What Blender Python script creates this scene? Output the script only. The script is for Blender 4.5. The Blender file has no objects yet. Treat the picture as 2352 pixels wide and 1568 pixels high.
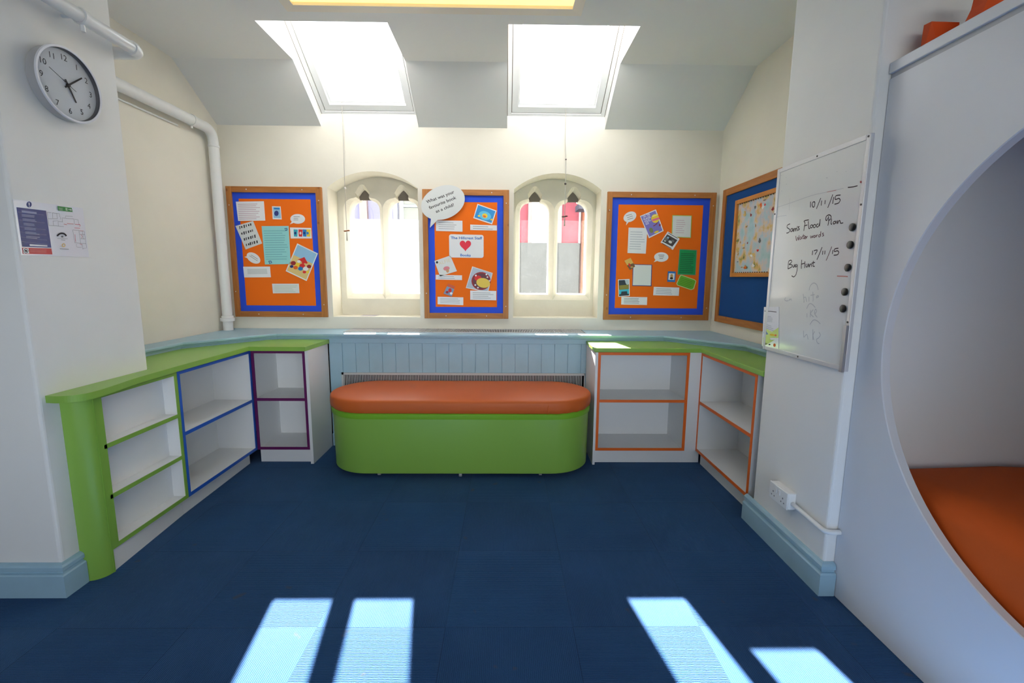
import bpy, math, random
from mathutils import Vector, Matrix, noise
from mathutils.geometry import tessellate_polygon
random.seed(7)
SC = bpy.context.scene
COL = SC.collection
PI = math.pi
# ---------------------------------------------------------------- camera
W, H, F, CZ = 2352, 1568, 1045.0, 1.36
PITCH, YAW, ROLL = math.radians(-8.08), math.radians(.80), math.radians(.41)
fwd = Vector((math.sin(YAW)*math.cos(PITCH), math.cos(YAW)*math.cos(PITCH), math.sin(PITCH)))
_r = Vector((math.cos(YAW), -math.sin(YAW), 0)); _u = _r.cross(fwd)
right = math.cos(ROLL)*_r + math.sin(ROLL)*_u
up = -math.sin(ROLL)*_r + math.cos(ROLL)*_u
cam = bpy.data.cameras.new('camera'); camo = bpy.data.objects.new('camera', cam); COL.objects.link(camo)
cam.sensor_fit = 'HORIZONTAL'; cam.sensor_width = 36; cam.lens = F/W*36; cam.clip_start = .02
m = Matrix((right, up, -fwd)).transposed().to_4x4(); m.translation = (0, 0, CZ); camo.matrix_world = m
SC.camera = camo
CAM = Vector((0, 0, CZ))
# ---------------------------------------------------------------- view, sky, sun
SC.view_settings.view_transform = 'Standard'; SC.view_settings.look = 'None'
SC.view_settings.exposure = 0.06; SC.view_settings.gamma = 1; SC.view_settings.use_curve_mapping = False
SUN_DIR = Vector((-.162, 1, .516)).normalized()
wd = bpy.data.worlds.new('world'); SC.world = wd; wd.use_nodes = True
nt = wd.node_tree; bg = nt.nodes['Background']
sky = nt.nodes.new('ShaderNodeTexSky'); sky.sky_type = 'NISHITA'; sky.sun_disc = False
sky.sun_elevation = math.radians(27); sky.sun_rotation = math.radians(-9.2); sky.dust_density = .4; sky.air_density = 1
hsv = nt.nodes.new('ShaderNodeHueSaturation'); hsv.inputs['Saturation'].default_value = .24
nt.links.new(sky.outputs[0], hsv.inputs['Color']); nt.links.new(hsv.outputs[0], bg.inputs[0]); bg.inputs[1].default_value = .85
sun = bpy.data.lights.new('sun', 'SUN'); sun.energy = 88; sun.angle = math.radians(.55); sun.color = (1, .97, .93)
suno = bpy.data.objects.new('sun', sun); COL.objects.link(suno); suno.location = (-3, 18, 10)
suno.rotation_euler = (-SUN_DIR).to_track_quat('-Z', 'Y').to_euler()
LAMP = 1.15     # emission of the fluorescent diffusers

# ---------------------------------------------------------------- helpers
def ray(x, y):
    return right*((x-W/2)/F) - up*((y-H/2)/F) + fwd
def on(px, ax, v):                       # the point a pixel shows on the plane  coordinate[ax] = v
    d = ray(*px); return CAM + d*((v-CAM[ax])/d[ax])
def zf(ox, oy, s): return lambda x, y: (ox+x/s, oy+y/s)

def lin(c): return tuple(((v/255)/12.92 if v/255 <= .04045 else ((v/255+.055)/1.055)**2.4) for v in c)
MATS = {}
def mat(name, col, rough=.5, spec=.5, metal=0, bump=0, bscale=60, var=0, vscale=3, coat=0, emit=None, estr=0):
    if name in MATS: return MATS[name]
    m = bpy.data.materials.new(name); m.use_nodes = True; n = m.node_tree; b = n.nodes['Principled BSDF']
    c = (*lin(col), 1)
    b.inputs['Base Color'].default_value = c; b.inputs['Roughness'].default_value = rough
    b.inputs['Specular IOR Level'].default_value = spec; b.inputs['Metallic'].default_value = metal
    if coat: b.inputs['Coat Weight'].default_value = coat; b.inputs['Coat Roughness'].default_value = .15
    if emit: b.inputs['Emission Color'].default_value = (*lin(emit), 1); b.inputs['Emission Strength'].default_value = estr
    tc = n.nodes.new('ShaderNodeTexCoord')
    if bump:
        t = n.nodes.new('ShaderNodeTexNoise'); t.inputs['Scale'].default_value = bscale; t.inputs['Detail'].default_value = 5
        bp = n.nodes.new('ShaderNodeBump'); bp.inputs['Strength'].default_value = bump; bp.inputs['Distance'].default_value = .01
        n.links.new(tc.outputs['Object'], t.inputs['Vector']); n.links.new(t.outputs[0], bp.inputs['Height']); n.links.new(bp.outputs[0], b.inputs['Normal'])
    if var:
        t = n.nodes.new('ShaderNodeTexNoise'); t.inputs['Scale'].default_value = vscale; t.inputs['Detail'].default_value = 4
        mx = n.nodes.new('ShaderNodeMix'); mx.data_type = 'RGBA'; mx.inputs[6].default_value = c
        mx.inputs[7].default_value = (*[v*(1-var) for v in c[:3]], 1)
        mr = n.nodes.new('ShaderNodeMapRange'); mr.inputs[1].default_value = .4; mr.inputs[2].default_value = .7
        n.links.new(tc.outputs['Object'], t.inputs['Vector']); n.links.new(t.outputs[0], mr.inputs[0]); n.links.new(mr.outputs[0], mx.inputs[0]); n.links.new(mx.outputs[2], b.inputs['Base Color'])
    MATS[name] = m; return m

class MB:                                 # a mesh under construction
    def __init__(s): s.v = []; s.f = []; s.mi = []; s.ms = []
    def _m(s, m):
        if m not in s.ms: s.ms.append(m)
        return s.ms.index(m)
    def add(s, vs, fs, m):
        o = len(s.v); s.v += [Vector(v) for v in vs]; k = s._m(m)
        for f in fs: s.f.append([o+i for i in f]); s.mi.append(k)
        return s
    def box(s, x0, x1, y0, y1, z0, z1, m):
        vs = [(x, y, z) for x in (x0, x1) for y in (y0, y1) for z in (z0, z1)]
        return s.add(vs, [(0,1,3,2), (4,6,7,5), (0,4,5,1), (2,3,7,6), (0,2,6,4), (1,5,7,3)], m)
    def quad(s, a, b, c, d, m): return s.add([a, b, c, d], [(0,1,2,3)], m)
    def poly(s, pts, m): return s.add(pts, [tuple(range(len(pts)))], m)
    def prism(s, pts, off, m, m2=None):   # polygon + the same moved by off
        n = len(pts); off = Vector(off); p = [Vector(q) for q in pts]
        tri = tessellate_polygon([p])
        s.add(p, tri, m); s.add([q+off for q in p], tri, m)
        s.add(p+[q+off for q in p], [(i, (i+1) % n, n+(i+1) % n, n+i) for i in range(n)], m2 or m); return s
    def holed(s, outer, holes, m):
        ls = [[Vector(q) for q in l] for l in [outer]+holes]
        return s.add([q for l in ls for q in l], tessellate_polygon(ls), m)
    def loft(s, rings, m, closed=True, cap0=False, cap1=False):
        n = len(rings[0]); vs = [q for r in rings for q in r]; fs = []
        for k in range(len(rings)-1):
            for i in range(n if closed else n-1):
                j = (i+1) % n; fs.append((k*n+i, k*n+j, (k+1)*n+j, (k+1)*n+i))
        if cap0: fs.append(tuple(range(n)))
        if cap1: fs.append(tuple((len(rings)-1)*n+i for i in range(n)))
        return s.add(vs, fs, m)
    def lathe(s, prof, o, ax, m, n=48, cap0=False, cap1=False):    # prof: (radius, height along ax)
        ax = Vector(ax).normalized(); a = ax.orthogonal().normalized(); b = ax.cross(a); o = Vector(o)
        return s.loft([[o+ax*h+(a*math.cos(2*PI*i/n)+b*math.sin(2*PI*i/n))*r for i in range(n)] for r, h in prof], m, True, cap0, cap1)
    def tube(s, pts, r, m, n=14, caps=True):
        pts = [Vector(p) for p in pts]; rings = []; prev = None
        for i, p in enumerate(pts):
            t = ((pts[min(i+1, len(pts)-1)]-p).normalized()+(p-pts[max(i-1, 0)]).normalized()).normalized()
            a = t.orthogonal().normalized() if prev is None else (prev-t*prev.dot(t)).normalized()
            prev = a; b = t.cross(a); rr = r[i] if isinstance(r, (list, tuple)) else r
            rings.append([p+(a*math.cos(2*PI*k/n)+b*math.sin(2*PI*k/n))*rr for k in range(n)])
        return s.loft(rings, m, True, caps, caps)
    def build(s, name, parent=None, smooth=False, bevel=0, seg=2):
        me = bpy.data.meshes.new(name); off = parent.matrix_world_loc if False else (Vector(ORG.get(parent.name, (0,0,0))) if parent else Vector())
        me.from_pydata([v-off for v in s.v], [], s.f); me.update()
        for m in s.ms: me.materials.append(m)
        me.polygons.foreach_set('material_index', s.mi)
        import bmesh
        bm = bmesh.new(); bm.from_mesh(me); bmesh.ops.remove_doubles(bm, verts=bm.verts, dist=1e-6)
        if not getattr(s, 'keep', False): bmesh.ops.recalc_face_normals(bm, faces=bm.faces)
        bm.to_mesh(me); bm.free()
        o = bpy.data.objects.new(name, me); COL.objects.link(o); ORG[o.name] = off.copy()
        if smooth:
            me.polygons.foreach_set('use_smooth', [True]*len(me.polygons))
            md = o.modifiers.new('w', 'EDGE_SPLIT'); md.split_angle = math.radians(38)
        if bevel:
            md = o.modifiers.new('b', 'BEVEL'); md.width = bevel; md.segments = seg; md.limit_method = 'ANGLE'; md.angle_limit = math.radians(40)
        if parent: o.parent = parent
        return o
ORG = {}
def thing(name, label, cat, loc, group=None):
    o = bpy.data.objects.new(name, None); COL.objects.link(o); o.empty_display_size = .05
    o.location = loc; ORG[o.name] = Vector(loc); tag(o, label, cat, group); return o
def tag(o, label, cat, group=None):
    o['label'] = label; o['category'] = cat
    if group: o['group'] = group
    return o
def struct(o, label=None):
    o['kind'] = 'structure'
    if label: o['label'] = label
    return o
def recentre(o):                          # put a one-mesh thing's origin at its middle
    me = o.data; c = sum((v.co for v in me.vertices), Vector())/len(me.vertices)
    for v in me.vertices: v.co -= c
    o.location = o.location+c; return o

def catmull(p, n=6):
    p = [Vector(q) for q in p]
    if len(p) < 3: return p
    out = []
    for i in range(len(p)-1):
        a, b, c, d = p[max(i-1, 0)], p[i], p[i+1], p[min(i+2, len(p)-1)]
        for k in range(n):
            t = k/n; out.append(.5*((2*b)+(c-a)*t+(2*a-5*b+4*c-d)*t*t+(3*b-a-3*c+d)*t**3))
    return out+[p[-1]]
def ribbon(mb, pts, w, nrm, m):           # a flat pen stroke
    pts = [Vector(p) for p in pts]; L = []; R = []
    for i, p in enumerate(pts):
        t = (pts[min(i+1, len(pts)-1)]-pts[max(i-1, 0)]).normalized(); sd = Vector(nrm).cross(t)*w/2
        e = Vector((0, 0, 0)); L.append(p+sd+e); R.append(p-sd+e)
    n = len(pts); mb.add(L+R, [(i, i+1, n+i+1, n+i) for i in range(n-1)], m)
_txt = {}
def glyphs(s, bold=0.0):                  # 2-D mesh of a line of text, unit size
    if (s, bold) in _txt: return _txt[s, bold]
    cu = bpy.data.curves.new('t', 'FONT'); cu.body = s; cu.size = 1; cu.offset = bold; cu.resolution_u = 3; cu.align_x = 'LEFT'
    o = bpy.data.objects.new('t', cu); COL.objects.link(o)
    dg = bpy.context.evaluated_depsgraph_get(); dg.update()
    me = bpy.data.meshes.new_from_object(o.evaluated_get(dg)); bpy.data.objects.remove(o); bpy.data.curves.remove(cu)
    r = ([Vector((v.co.x, v.co.y)) for v in me.vertices], [tuple(p.vertices) for p in me.polygons])
    bpy.data.meshes.remove(me); _txt[s, bold] = r; return r
def text(mb, s, o, ex, ey, m, width=None, height=None, bold=0.0, centre=False):
    # o world baseline start, ex/ey world unit vectors; fitted to width and cap height in metres
    vs, fs = glyphs(s, bold); x1 = max(v.x for v in vs); x0 = min(v.x for v in vs)
    sy = height/.7 if height else None; sx = width/(x1-x0) if width else sy
    if sy is None: sy = sx
    o = Vector(o)
    if centre: o = o-Vector(ex)*(x1-x0)*sx/2
    mb.add([o+Vector(ex)*(v.x-x0)*sx+Vector(ey)*v.y*sy for v in vs], fs, m)

# ---------------------------------------------------------------- materials
white_wall = mat('white_wall_paint', (236, 235, 231), .62, .3, bump=.12, bscale=14, var=.03)
cream_wall = mat('cream_wall_paint', (238, 232, 217), .62, .3, bump=.15, bscale=12, var=.04)
stone = mat('painted_stone', (229, 223, 206), .7, .25, bump=.25, bscale=18, var=.05, vscale=6)
ceil_m = mat('ceiling_paint', (238, 238, 234), .7, .25, bump=.05, bscale=20)
reveal_m = mat('reveal_paint', (238, 238, 236), .5, .3)
pvc = mat('white_gloss_paint', (236, 236, 234), .3, .5)
seal = mat('dark_seal', (120, 108, 95), .8, .2)  # brown-grey strip along the roof window joints
melamine = mat('white_melamine', (232, 232, 231), .38, .5)
panel_m = mat('white_laminate', (218, 219, 223), .32, .5, bump=.02, bscale=8)
green = mat('green_laminate', (138, 182, 76), .33, .5)
green_edge = mat('green_edging', (130, 174, 70), .42, .4)
green_rim = mat('green_rim', (122, 180, 40), .45, .4)
blue_edge = mat('blue_edging', (36, 92, 190), .4, .4)
purple_edge = mat('purple_edging', (100, 24, 88), .4, .4)
orange_edge = mat('orange_edging', (234, 108, 30), .4, .4)
orange_vinyl = mat('orange_vinyl', (204, 98, 38), .5, .35, bump=.06, bscale=9)
orange_fabric = mat('orange_fabric', (206, 88, 26), .75, .25, bump=.1, bscale=40)
orange_foam = mat('orange_foam', (222, 84, 28), .6, .3)
pale_blue = mat('pale_blue_gloss', (160, 194, 211), .38, .5, bump=.05, bscale=10, var=.05, vscale=9)
gap_shade = mat('gap_shade', (22, 22, 24), .9, .1)  # near-black sheet standing in for the shade behind the grille bars
alu = mat('aluminium', (186, 186, 190), .32, .5, metal=.85)
alu_w = mat('matt_aluminium', (205, 205, 208), .4, .5, metal=.3)
grille_m = mat('grille_metal', (196, 196, 196), .4, .5)
board_white = mat('whiteboard_enamel', (228, 228, 226), .12, .5, var=.03, vscale=5)
black = mat('black_plastic', (22, 20, 20), .35, .5)
ink = mat('marker_ink', (52, 36, 40), .6, .2)
ink_red = mat('red_marker_ink', (190, 120, 112), .6, .2)
ink_faint = mat('faint_marker_ink', (186, 187, 192), .6, .2)
ink_faint2 = mat('half_wiped_ink', (196, 196, 198), .6, .2)
navy_felt = mat('navy_felt', (38, 78, 140), .95, .1, bump=.2, bscale=300)
paper = mat('white_paper', (240, 240, 242), .6, .3)
paper_g = mat('grey_white_paper', (226, 228, 226), .6, .3)
print_grey = mat('grey_print', (176, 178, 184), .7, .2)
print_dark = mat('dark_print', (48, 44, 46), .7, .2)
print_mid = mat('mid_print', (120, 118, 120), .7, .2)
border_blue = mat('blue_border_paper', (40, 80, 214), .6, .3)
orange_paper = mat('orange_backing_paper', (240, 112, 22), .7, .2, bump=.05, bscale=200)
aqua_paper = mat('aqua_paper', (150, 212, 212), .6, .3)
green_paper = mat('green_paper', (30, 150, 84), .6, .3)
lime_paper = mat('lime_paper', (110, 178, 50), .6, .3)
lav = mat('lavender_print', (128, 122, 200), .5, .3)
yellow = mat('yellow_print', (238, 206, 60), .5, .3)
pinkp = mat('pink_print', (226, 110, 150), .5, .3)
redp = mat('red_print', (214, 50, 48), .5, .3)
heart_red = mat('heart_red', (226, 52, 74), .5, .3)
bluep = mat('blue_print', (40, 130, 200), .5, .3)
skyp = mat('sky_blue_print', (150, 195, 226), .5, .3)
sandp = mat('sand_print', (224, 196, 130), .5, .3)
maroon = mat('maroon_print', (150, 44, 50), .5, .3)
tealp = mat('teal_print', (60, 170, 190), .5, .3)
text_blue = mat('blue_lettering', (48, 112, 190), .5, .3)
navyp = mat('navy_print', (42, 58, 128), .25, .5)
redpan = mat('red_panel_print', (200, 44, 52), .25, .5)
signgreen = mat('green_sign_print', (50, 132, 66), .25, .5)
laminate = mat('laminated_sheet', (236, 236, 242), .12, .5)
brownwood = mat('brown_wood', (132, 74, 36), .5, .4)
cord_m = mat('cord_white', (186, 180, 170), .8, .2)
infill_m = mat('grey_infill', (128, 120, 110), .8, .2)  # plain grey plates closing the lancet heads

def pine(name, axis, base=(184, 118, 54), dark=(138, 80, 30)):
    m = bpy.data.materials.new(name); m.use_nodes = True; n = m.node_tree; b = n.nodes['Principled BSDF']
    b.inputs['Roughness'].default_value = .5
    tc = n.nodes.new('ShaderNodeTexCoord'); mp = n.nodes.new('ShaderNodeMapping')
    sc = [26, 26, 26]; sc[axis] = 2.2; mp.inputs['Scale'].default_value = sc
    t = n.nodes.new('ShaderNodeTexNoise'); t.inputs['Scale'].default_value = 2.5; t.inputs['Detail'].default_value = 6
    v = n.nodes.new('ShaderNodeTexVoronoi'); v.inputs['Scale'].default_value = 1.0
    mp2 = n.nodes.new('ShaderNodeMapping'); s2 = [9, 9, 9]; s2[axis] = 6.0; mp2.inputs['Scale'].default_value = s2
    r1 = n.nodes.new('ShaderNodeMapRange'); r1.inputs[1].default_value = .35; r1.inputs[2].default_value = .7; r1.inputs[4].default_value = .55
    r2 = n.nodes.new('ShaderNodeMapRange'); r2.inputs[1].default_value = .11; r2.inputs[2].default_value = .05; r2.inputs[4].default_value = .9
    mx = n.nodes.new('ShaderNodeMath'); mx.operation = 'MAXIMUM'
    cr = n.nodes.new('ShaderNodeMix'); cr.data_type = 'RGBA'; cr.inputs[6].default_value = (*lin(base), 1); cr.inputs[7].default_value = (*lin(dark), 1)
    k = n.links.new; k(tc.outputs['Object'], mp.inputs[0]); k(tc.outputs['Object'], mp2.inputs[0]); k(mp.outputs[0], t.inputs[0]); k(mp2.outputs[0], v.inputs[0])
    k(t.outputs[0], r1.inputs[0]); k(v.outputs['Distance'], r2.inputs[0]); k(r1.outputs[0], mx.inputs[0]); k(r2.outputs[0], mx.inputs[1]); k(mx.outputs[0], cr.inputs[0]); k(cr.outputs[2], b.inputs['Base Color'])
    return m
pine_x, pine_y, pine_z = pine('pine_across', 0), pine('pine_along', 1), pine('pine_upright', 2)
pale_pine_y = pine('honey_pine_along', 1, (212, 142, 66), (178, 104, 42)); pale_pine_z = pine('honey_pine_upright', 2, (212, 142, 66), (178, 104, 42))

def carpet_mat():
    m = bpy.data.materials.new('navy_ribbed_carpet'); m.use_nodes = True; n = m.node_tree; b = n.nodes['Principled BSDF']; k = n.links.new
    b.inputs['Roughness'].default_value = .95; b.inputs['Specular IOR Level'].default_value = .1
    b.inputs['Sheen Weight'].default_value = .25; b.inputs['Sheen Roughness'].default_value = .5; b.inputs['Sheen Tint'].default_value = (.45, .65, .9, 1)
    def N(t, **kw):
        q = n.nodes.new(t)
        for a, v in kw.items(): setattr(q, a, v)
        return q
    def M(op, a, bb=None, c=None):
        q = N('ShaderNodeMath', operation=op)
        for i, x in enumerate((a, bb, c)):
            if x is None: continue
            if isinstance(x, (int, float)): q.inputs[i].default_value = x
            else: k(x, q.inputs[i])
        return q.outputs[0]
    tc = N('ShaderNodeTexCoord'); sp = N('ShaderNodeSeparateXYZ'); k(tc.outputs['Object'], sp.inputs[0])
    x, y = sp.outputs[0], sp.outputs[1]
    cx = M('FLOOR', M('DIVIDE', M('ADD', x, .23), .5)); cy = M('FLOOR', M('DIVIDE', M('ADD', y, .39), .5))
    cb = N('ShaderNodeCombineXYZ'); k(cx, cb.inputs[0]); k(cy, cb.inputs[1])
    wn = N('ShaderNodeTexWhiteNoise', noise_dimensions='2D'); k(cb.outputs[0], wn.inputs['Vector'])
    par = M('MODULO', M('ABSOLUTE', M('ADD', cx, cy)), 2)
    jit = N('ShaderNodeTexNoise'); jit.inputs['Scale'].default_value = 60; k(tc.outputs['Object'], jit.inputs['Vector'])
    jj = M('MULTIPLY', jit.outputs[0], .004)
    co = M('ADD', M('ADD', M('MULTIPLY', x, par), M('MULTIPLY', y, M('SUBTRACT', 1, par))), jj)
    rib = M('SINE', M('MULTIPLY', co, 2*PI/.0068))
    rib01 = M('MULTIPLY_ADD', rib, .5, .5)
    fib = N('ShaderNodeTexNoise'); fib.inputs['Scale'].default_value = 420; fib.inputs['Detail'].default_value = 3; k(tc.outputs['Object'], fib.inputs['Vector'])
    big = N('ShaderNodeTexNoise'); big.inputs['Scale'].default_value = 2.2; big.inputs['Detail'].default_value = 5; k(tc.outputs['Object'], big.inputs['Vector'])
    fx = M('ABSOLUTE', M('SUBTRACT', M('FRACT', M('DIVIDE', M('ADD', x, .23), .5)), .5)); fy = M('ABSOLUTE', M('SUBTRACT', M('FRACT', M('DIVIDE', M('ADD', y, .39), .5)), .5))
    seam = M('GREATER_THAN', M('MAXIMUM', fx, fy), .4965)
    val = M('ADD', M('ADD', M('MULTIPLY', rib01, .30), M('MULTIPLY', fib.outputs[0], .75)), M('ADD', M('MULTIPLY', wn.outputs[0], .07), M('MULTIPLY', big.outputs[0], .55)))
    val = M('SUBTRACT', val, M('MULTIPLY', seam, .22))
    mr = N('ShaderNodeMapRange'); mr.inputs[1].default_value = .45; mr.inputs[2].default_value = 1.35; k(val, mr.inputs[0])
    cr = N('ShaderNodeMix', data_type='RGBA'); cr.inputs[6].default_value = (*lin((14, 42, 80)), 1); cr.inputs[7].default_value = (*lin((40, 88, 140)), 1)
    k(mr.outputs[0], cr.inputs[0])
    st = N('ShaderNodeTexNoise'); st.inputs['Scale'].default_value = 11; st.inputs['Detail'].default_value = 2; k(tc.outputs['Object'], st.inputs['Vector'])
    sr = N('ShaderNodeMapRange'); sr.inputs[1].default_value = .70; sr.inputs[2].default_value = .76; sr.inputs[4].default_value = .5; k(st.outputs[0], sr.inputs[0])
    c2 = N('ShaderNodeMix', data_type='RGBA'); c2.inputs[7].default_value = (*lin((74, 66, 54)), 1); k(sr.outputs[0], c2.inputs[0]); k(cr.outputs[2], c2.inputs[6]); k(c2.outputs[2], b.inputs['Base Color'])
    bp = N('ShaderNodeBump'); bp.inputs['Strength'].default_value = .5; bp.inputs['Distance'].default_value = .003
    k(M('ADD', rib01, M('MULTIPLY', fib.outputs[0], 1.2)), bp.inputs['Height']); k(bp.outputs[0], b.inputs['Normal'])
    return m
carpet = carpet_mat()

def glass_mat(name, tint=(1, 1, 1)):
    m = bpy.data.materials.new(name); m.use_nodes = True; n = m.node_tree; n.nodes.remove(n.nodes['Principled BSDF'])
    t = n.nodes.new('ShaderNodeBsdfTransparent'); t.inputs[0].default_value = (*tint, 1); g = n.nodes.new('ShaderNodeBsdfGlossy'); g.inputs['Roughness'].default_value = .02
    f = n.nodes.new('ShaderNodeMixShader'); f.inputs[0].default_value = .05
    n.links.new(t.outputs[0], f.inputs[1]); n.links.new(g.outputs[0], f.inputs[2]); n.links.new(f.outputs[0], n.nodes['Material Output'].inputs[0]); return m
glass = glass_mat('clear_glass', (.96, .97, .98))
def film_mat(name, diff, lo, hi):         # dirty, spattered lower panes: part clear, part scattering
    m = bpy.data.materials.new(name); m.use_nodes = True; n = m.node_tree; n.nodes.remove(n.nodes['Principled BSDF']); k = n.links.new
    t = n.nodes.new('ShaderNodeBsdfTransparent'); d = n.nodes.new('ShaderNodeBsdfTranslucent'); d.inputs[0].default_value = (*diff, 1)
    tc = n.nodes.new('ShaderNodeTexCoord'); a = n.nodes.new('ShaderNodeTexNoise'); a.inputs['Scale'].default_value = 14; a.inputs['Detail'].default_value = 8
    mp = n.nodes.new('ShaderNodeMapping'); mp.inputs['Scale'].default_value = (1, 1, .5); k(tc.outputs['Object'], mp.inputs[0]); k(mp.outputs[0], a.inputs[0])
    v = n.nodes.new('ShaderNodeTexVoronoi'); v.inputs['Scale'].default_value = 120; k(tc.outputs['Object'], v.inputs[0])
    s = n.nodes.new('ShaderNodeMapRange'); s.inputs[1].default_value = .17; s.inputs[2].default_value = .08; s.inputs[4].default_value = hi; k(v.outputs['Distance'], s.inputs[0])
    r = n.nodes.new('ShaderNodeMapRange'); r.inputs[1].default_value = .35; r.inputs[2].default_value = .7; r.inputs[3].default_value = lo*.7; r.inputs[4].default_value = lo*1.3; k(a.outputs[0], r.inputs[0])
    mx = n.nodes.new('ShaderNodeMath'); mx.operation = 'MAXIMUM'; k(s.outputs[0], mx.inputs[0]); k(r.outputs[0], mx.inputs[1])
    f = n.nodes.new('ShaderNodeMixShader'); k(mx.outputs[0], f.inputs[0]); k(t.outputs[0], f.inputs[1]); k(d.outputs[0], f.inputs[2]); k(f.outputs[0], n.nodes['Material Output'].inputs[0]); return m
film_bright = film_mat('frosted_film', (.95, .97, 1), .045, .06)
film_grey = film_mat('spattered_glass', (.9, .95, .97), .003, .09)

# ================================================================ THE ROOM
YB, XL, XR = 3.895, -2.33, 1.77           # window wall, alcove side walls
XPL, XPR = -1.88, 1.385                   # faces of the two piers
YPF, YPB = 1.805, 2.375                   # near / far edges of the piers
ZC, YF = 2.85, 3.435                      # flat ceiling, fold line
ZW = 2.552                                # where the slope meets the window wall
SKY = [(-1.495, -.713), (.003, .796)]     # skylight openings
WIN = [dict(x0=-1.472, x1=-.731, c=(-1.256, -.914)), dict(x0=.062, x1=.786, c=(.250, .592))]
YT, YG = 4.12, 4.2                        # tracery face, glass

o = MB().quad((-4.2, -3.2, 0), (4.2, -3.2, 0), (4.2, 4.1, 0), (-4.2, 4.1, 0), carpet).build('floor'); struct(o, 'navy ribbed carpet tiles')

# window wall with two arched recesses
def arch(w, y, n=18):
    x0, x1, zs, zt, zb = w['x0'], w['x1'], 2.077, 2.207, 1.013
    pts = [(x0, y, zb), (x1, y, zb)]; c = (x0+x1)/2; hw = (x1-x0)/2
    R = (hw*hw+(zt-zs)**2)/(2*(zt-zs)); a = math.asin(hw/R)
    for i in range(n+1):
        t = a-2*a*i/n; pts.append((c+R*math.sin(t), y, zt-R+R*math.cos(t)))
    return [Vector(p) for p in pts]
def lancet(cx, y, e=0.0):                 # one light; e widens the outline (the chamfer)
    w, zb, z1, z2, nk = .128+e, 1.211-e*1.3, 1.925+e*.2, 2.022+e*.25, .050+e*.25
    P = [(-w, zb), (w, zb), (w, z1)]
    for i in range(1, 9):
        t = i/8*PI/2*.93; P.append((nk+(w-nk)*math.cos(t)**.9, z1+(z2-z1)*math.sin(t)))
    P.append((nk-.004, z2+.006)); P.append((nk+.003, z2+.03+e*.3))
    for i in range(1, 5): P.append((nk*(1-i/5.)**.75, z2+.03+e*.3+(.058+e*.5)*(i/5.)**.9))
    tip = [(0, z2+.09+e*.55)]
    left = [(-x, z) for x, z in reversed(P[2:])]
    return [Vector((cx+x, y, z)) for x, z in P+tip+left]
mb = MB()
mb.holed([Vector(p) for p in ((-2.5, YB, -.05), (2.0, YB, -.05), (2.0, YB, 2.646), (-2.5, YB, 2.646))], [arch(w, YB) for w in WIN], cream_wall)
for w in WIN:
    a0, a1 = arch(w, YB), arch(w, YT+.002); n = len(a0)
    for i in range(n):
        j = (i+1) % n
        up_ = .018 if i == 0 else 0
        mb.add([a0[i], a0[j], a1[j], a1[i]], [(0,1,2,3)], stone)
    outer = [Vector((w['x0']-.06, YT, .95)), Vector((w['x1']+.06, YT, .95)), Vector((w['x1']+.06, YT, 2.28)), Vector((w['x0']-.06, YT, 2.28))]
    hs = [lancet(c, YT, .042) for c in w['c']]
    mb.holed(outer, hs, stone)
    for c in w['c']: mb.loft([lancet(c, YT, .042), lancet(c, YT+.05, .006), lancet(c, YG, 0), lancet(c, YG+.09, 0)], stone)
    mb.holed([Vector((p.x, YG+.09, p.z)) for p in outer], [lancet(c, YG+.09) for c in w['c']], stone)
o = mb.build('wall_back'); struct(o, 'cream painted window wall with two arched stone recesses')

# glazing of the four lights
NW = 0
for wi, w in enumerate(WIN):
    NW += 1
    root = bpy.data.objects.new('window_%d' % NW, None); COL.objects.link(root); root['kind'] = 'structure'
    root['label'] = ('arched stone window with two lancets between the first and middle notice boards', 'arched stone window with two lancets right of the middle notice board')[wi]
    root.location = ((w['x0']+w['x1'])/2, YG, 1.02); ORG[root.name] = root.location.copy()
    for c in w['c']:
        zt = 1.862 if wi == 0 else 1.866
        MB().box(c-.15, c+.15, YG+.012, YG+.016, zt, 2.03, glass).build('upper_pane', root)
        MB().box(c-.15, c+.15, YG+.004, YG+.010, 1.16, zt, film_bright if wi == 0 else film_grey).build('lower_pane', root)
        MB().box(c-.07, c+.07, YG+.002, YG+.024, 2.026, 2.14, infill_m).build('head_infill', root)

# ceiling: flat part, slope, skylight reveals
ANG = math.radians(34.5); CA, SA = math.cos(ANG), math.sin(ANG)
def roof(s, out=0.0): return (3.925-s*CA+out*SA, 2.648+s*SA+out*CA)     # (y, z) along the roof window plane
mb = MB()
YH = 2.951
fl = [(-4.2, -3.2), (4.2, -3.2), (4.2, YF)]
for x0, x1 in reversed(SKY): fl += [(x1, YF), (x1, YH), (x0, YH), (x0, YF)]
fl += [(-4.2, YF)]
mb.holed([Vector((x, y, ZC)) for x, y in fl], [], ceil_m)
def slope(x0, x1, nn=8):
    rows = []
    for i in range(nn+1):
        t = i/nn; y = YF+(YB+.06-YF)*t; z = ZC+(ZW-ZC)*(y-YF)/(YB-YF)
        rows.append([(x0, y, z), (x1, y, z)])
    mb.loft(rows, ceil_m, closed=False)
xs = [-2.5]+[x for s in SKY for x in s]+[2.0]
for i in range(0, len(xs), 2): slope(xs[i], xs[i+1])
yt, zt = roof(1.185)
for x0, x1 in SKY:
    y0, z0 = roof(0)
    for x in (x0, x1): mb.add([(x, YB, ZW-.004), (x, YF, ZC), (x, YH, ZC), (x, YH, zt+.01), (x, yt, zt+.01), (x, y0, z0), (x, YB, 2.64)], [(0,1,2,3,4,5,6)], reveal_m)
    mb.quad((x0, YH, ZC), (x1, YH, ZC), (x1, YH, zt+.01), (x0, YH, zt+.01), reveal_m)
    mb.quad((x0, YB, 2.645), (x1, YB, 2.645), (x1, y0, z0), (x0, y0, z0), reveal_m)
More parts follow.
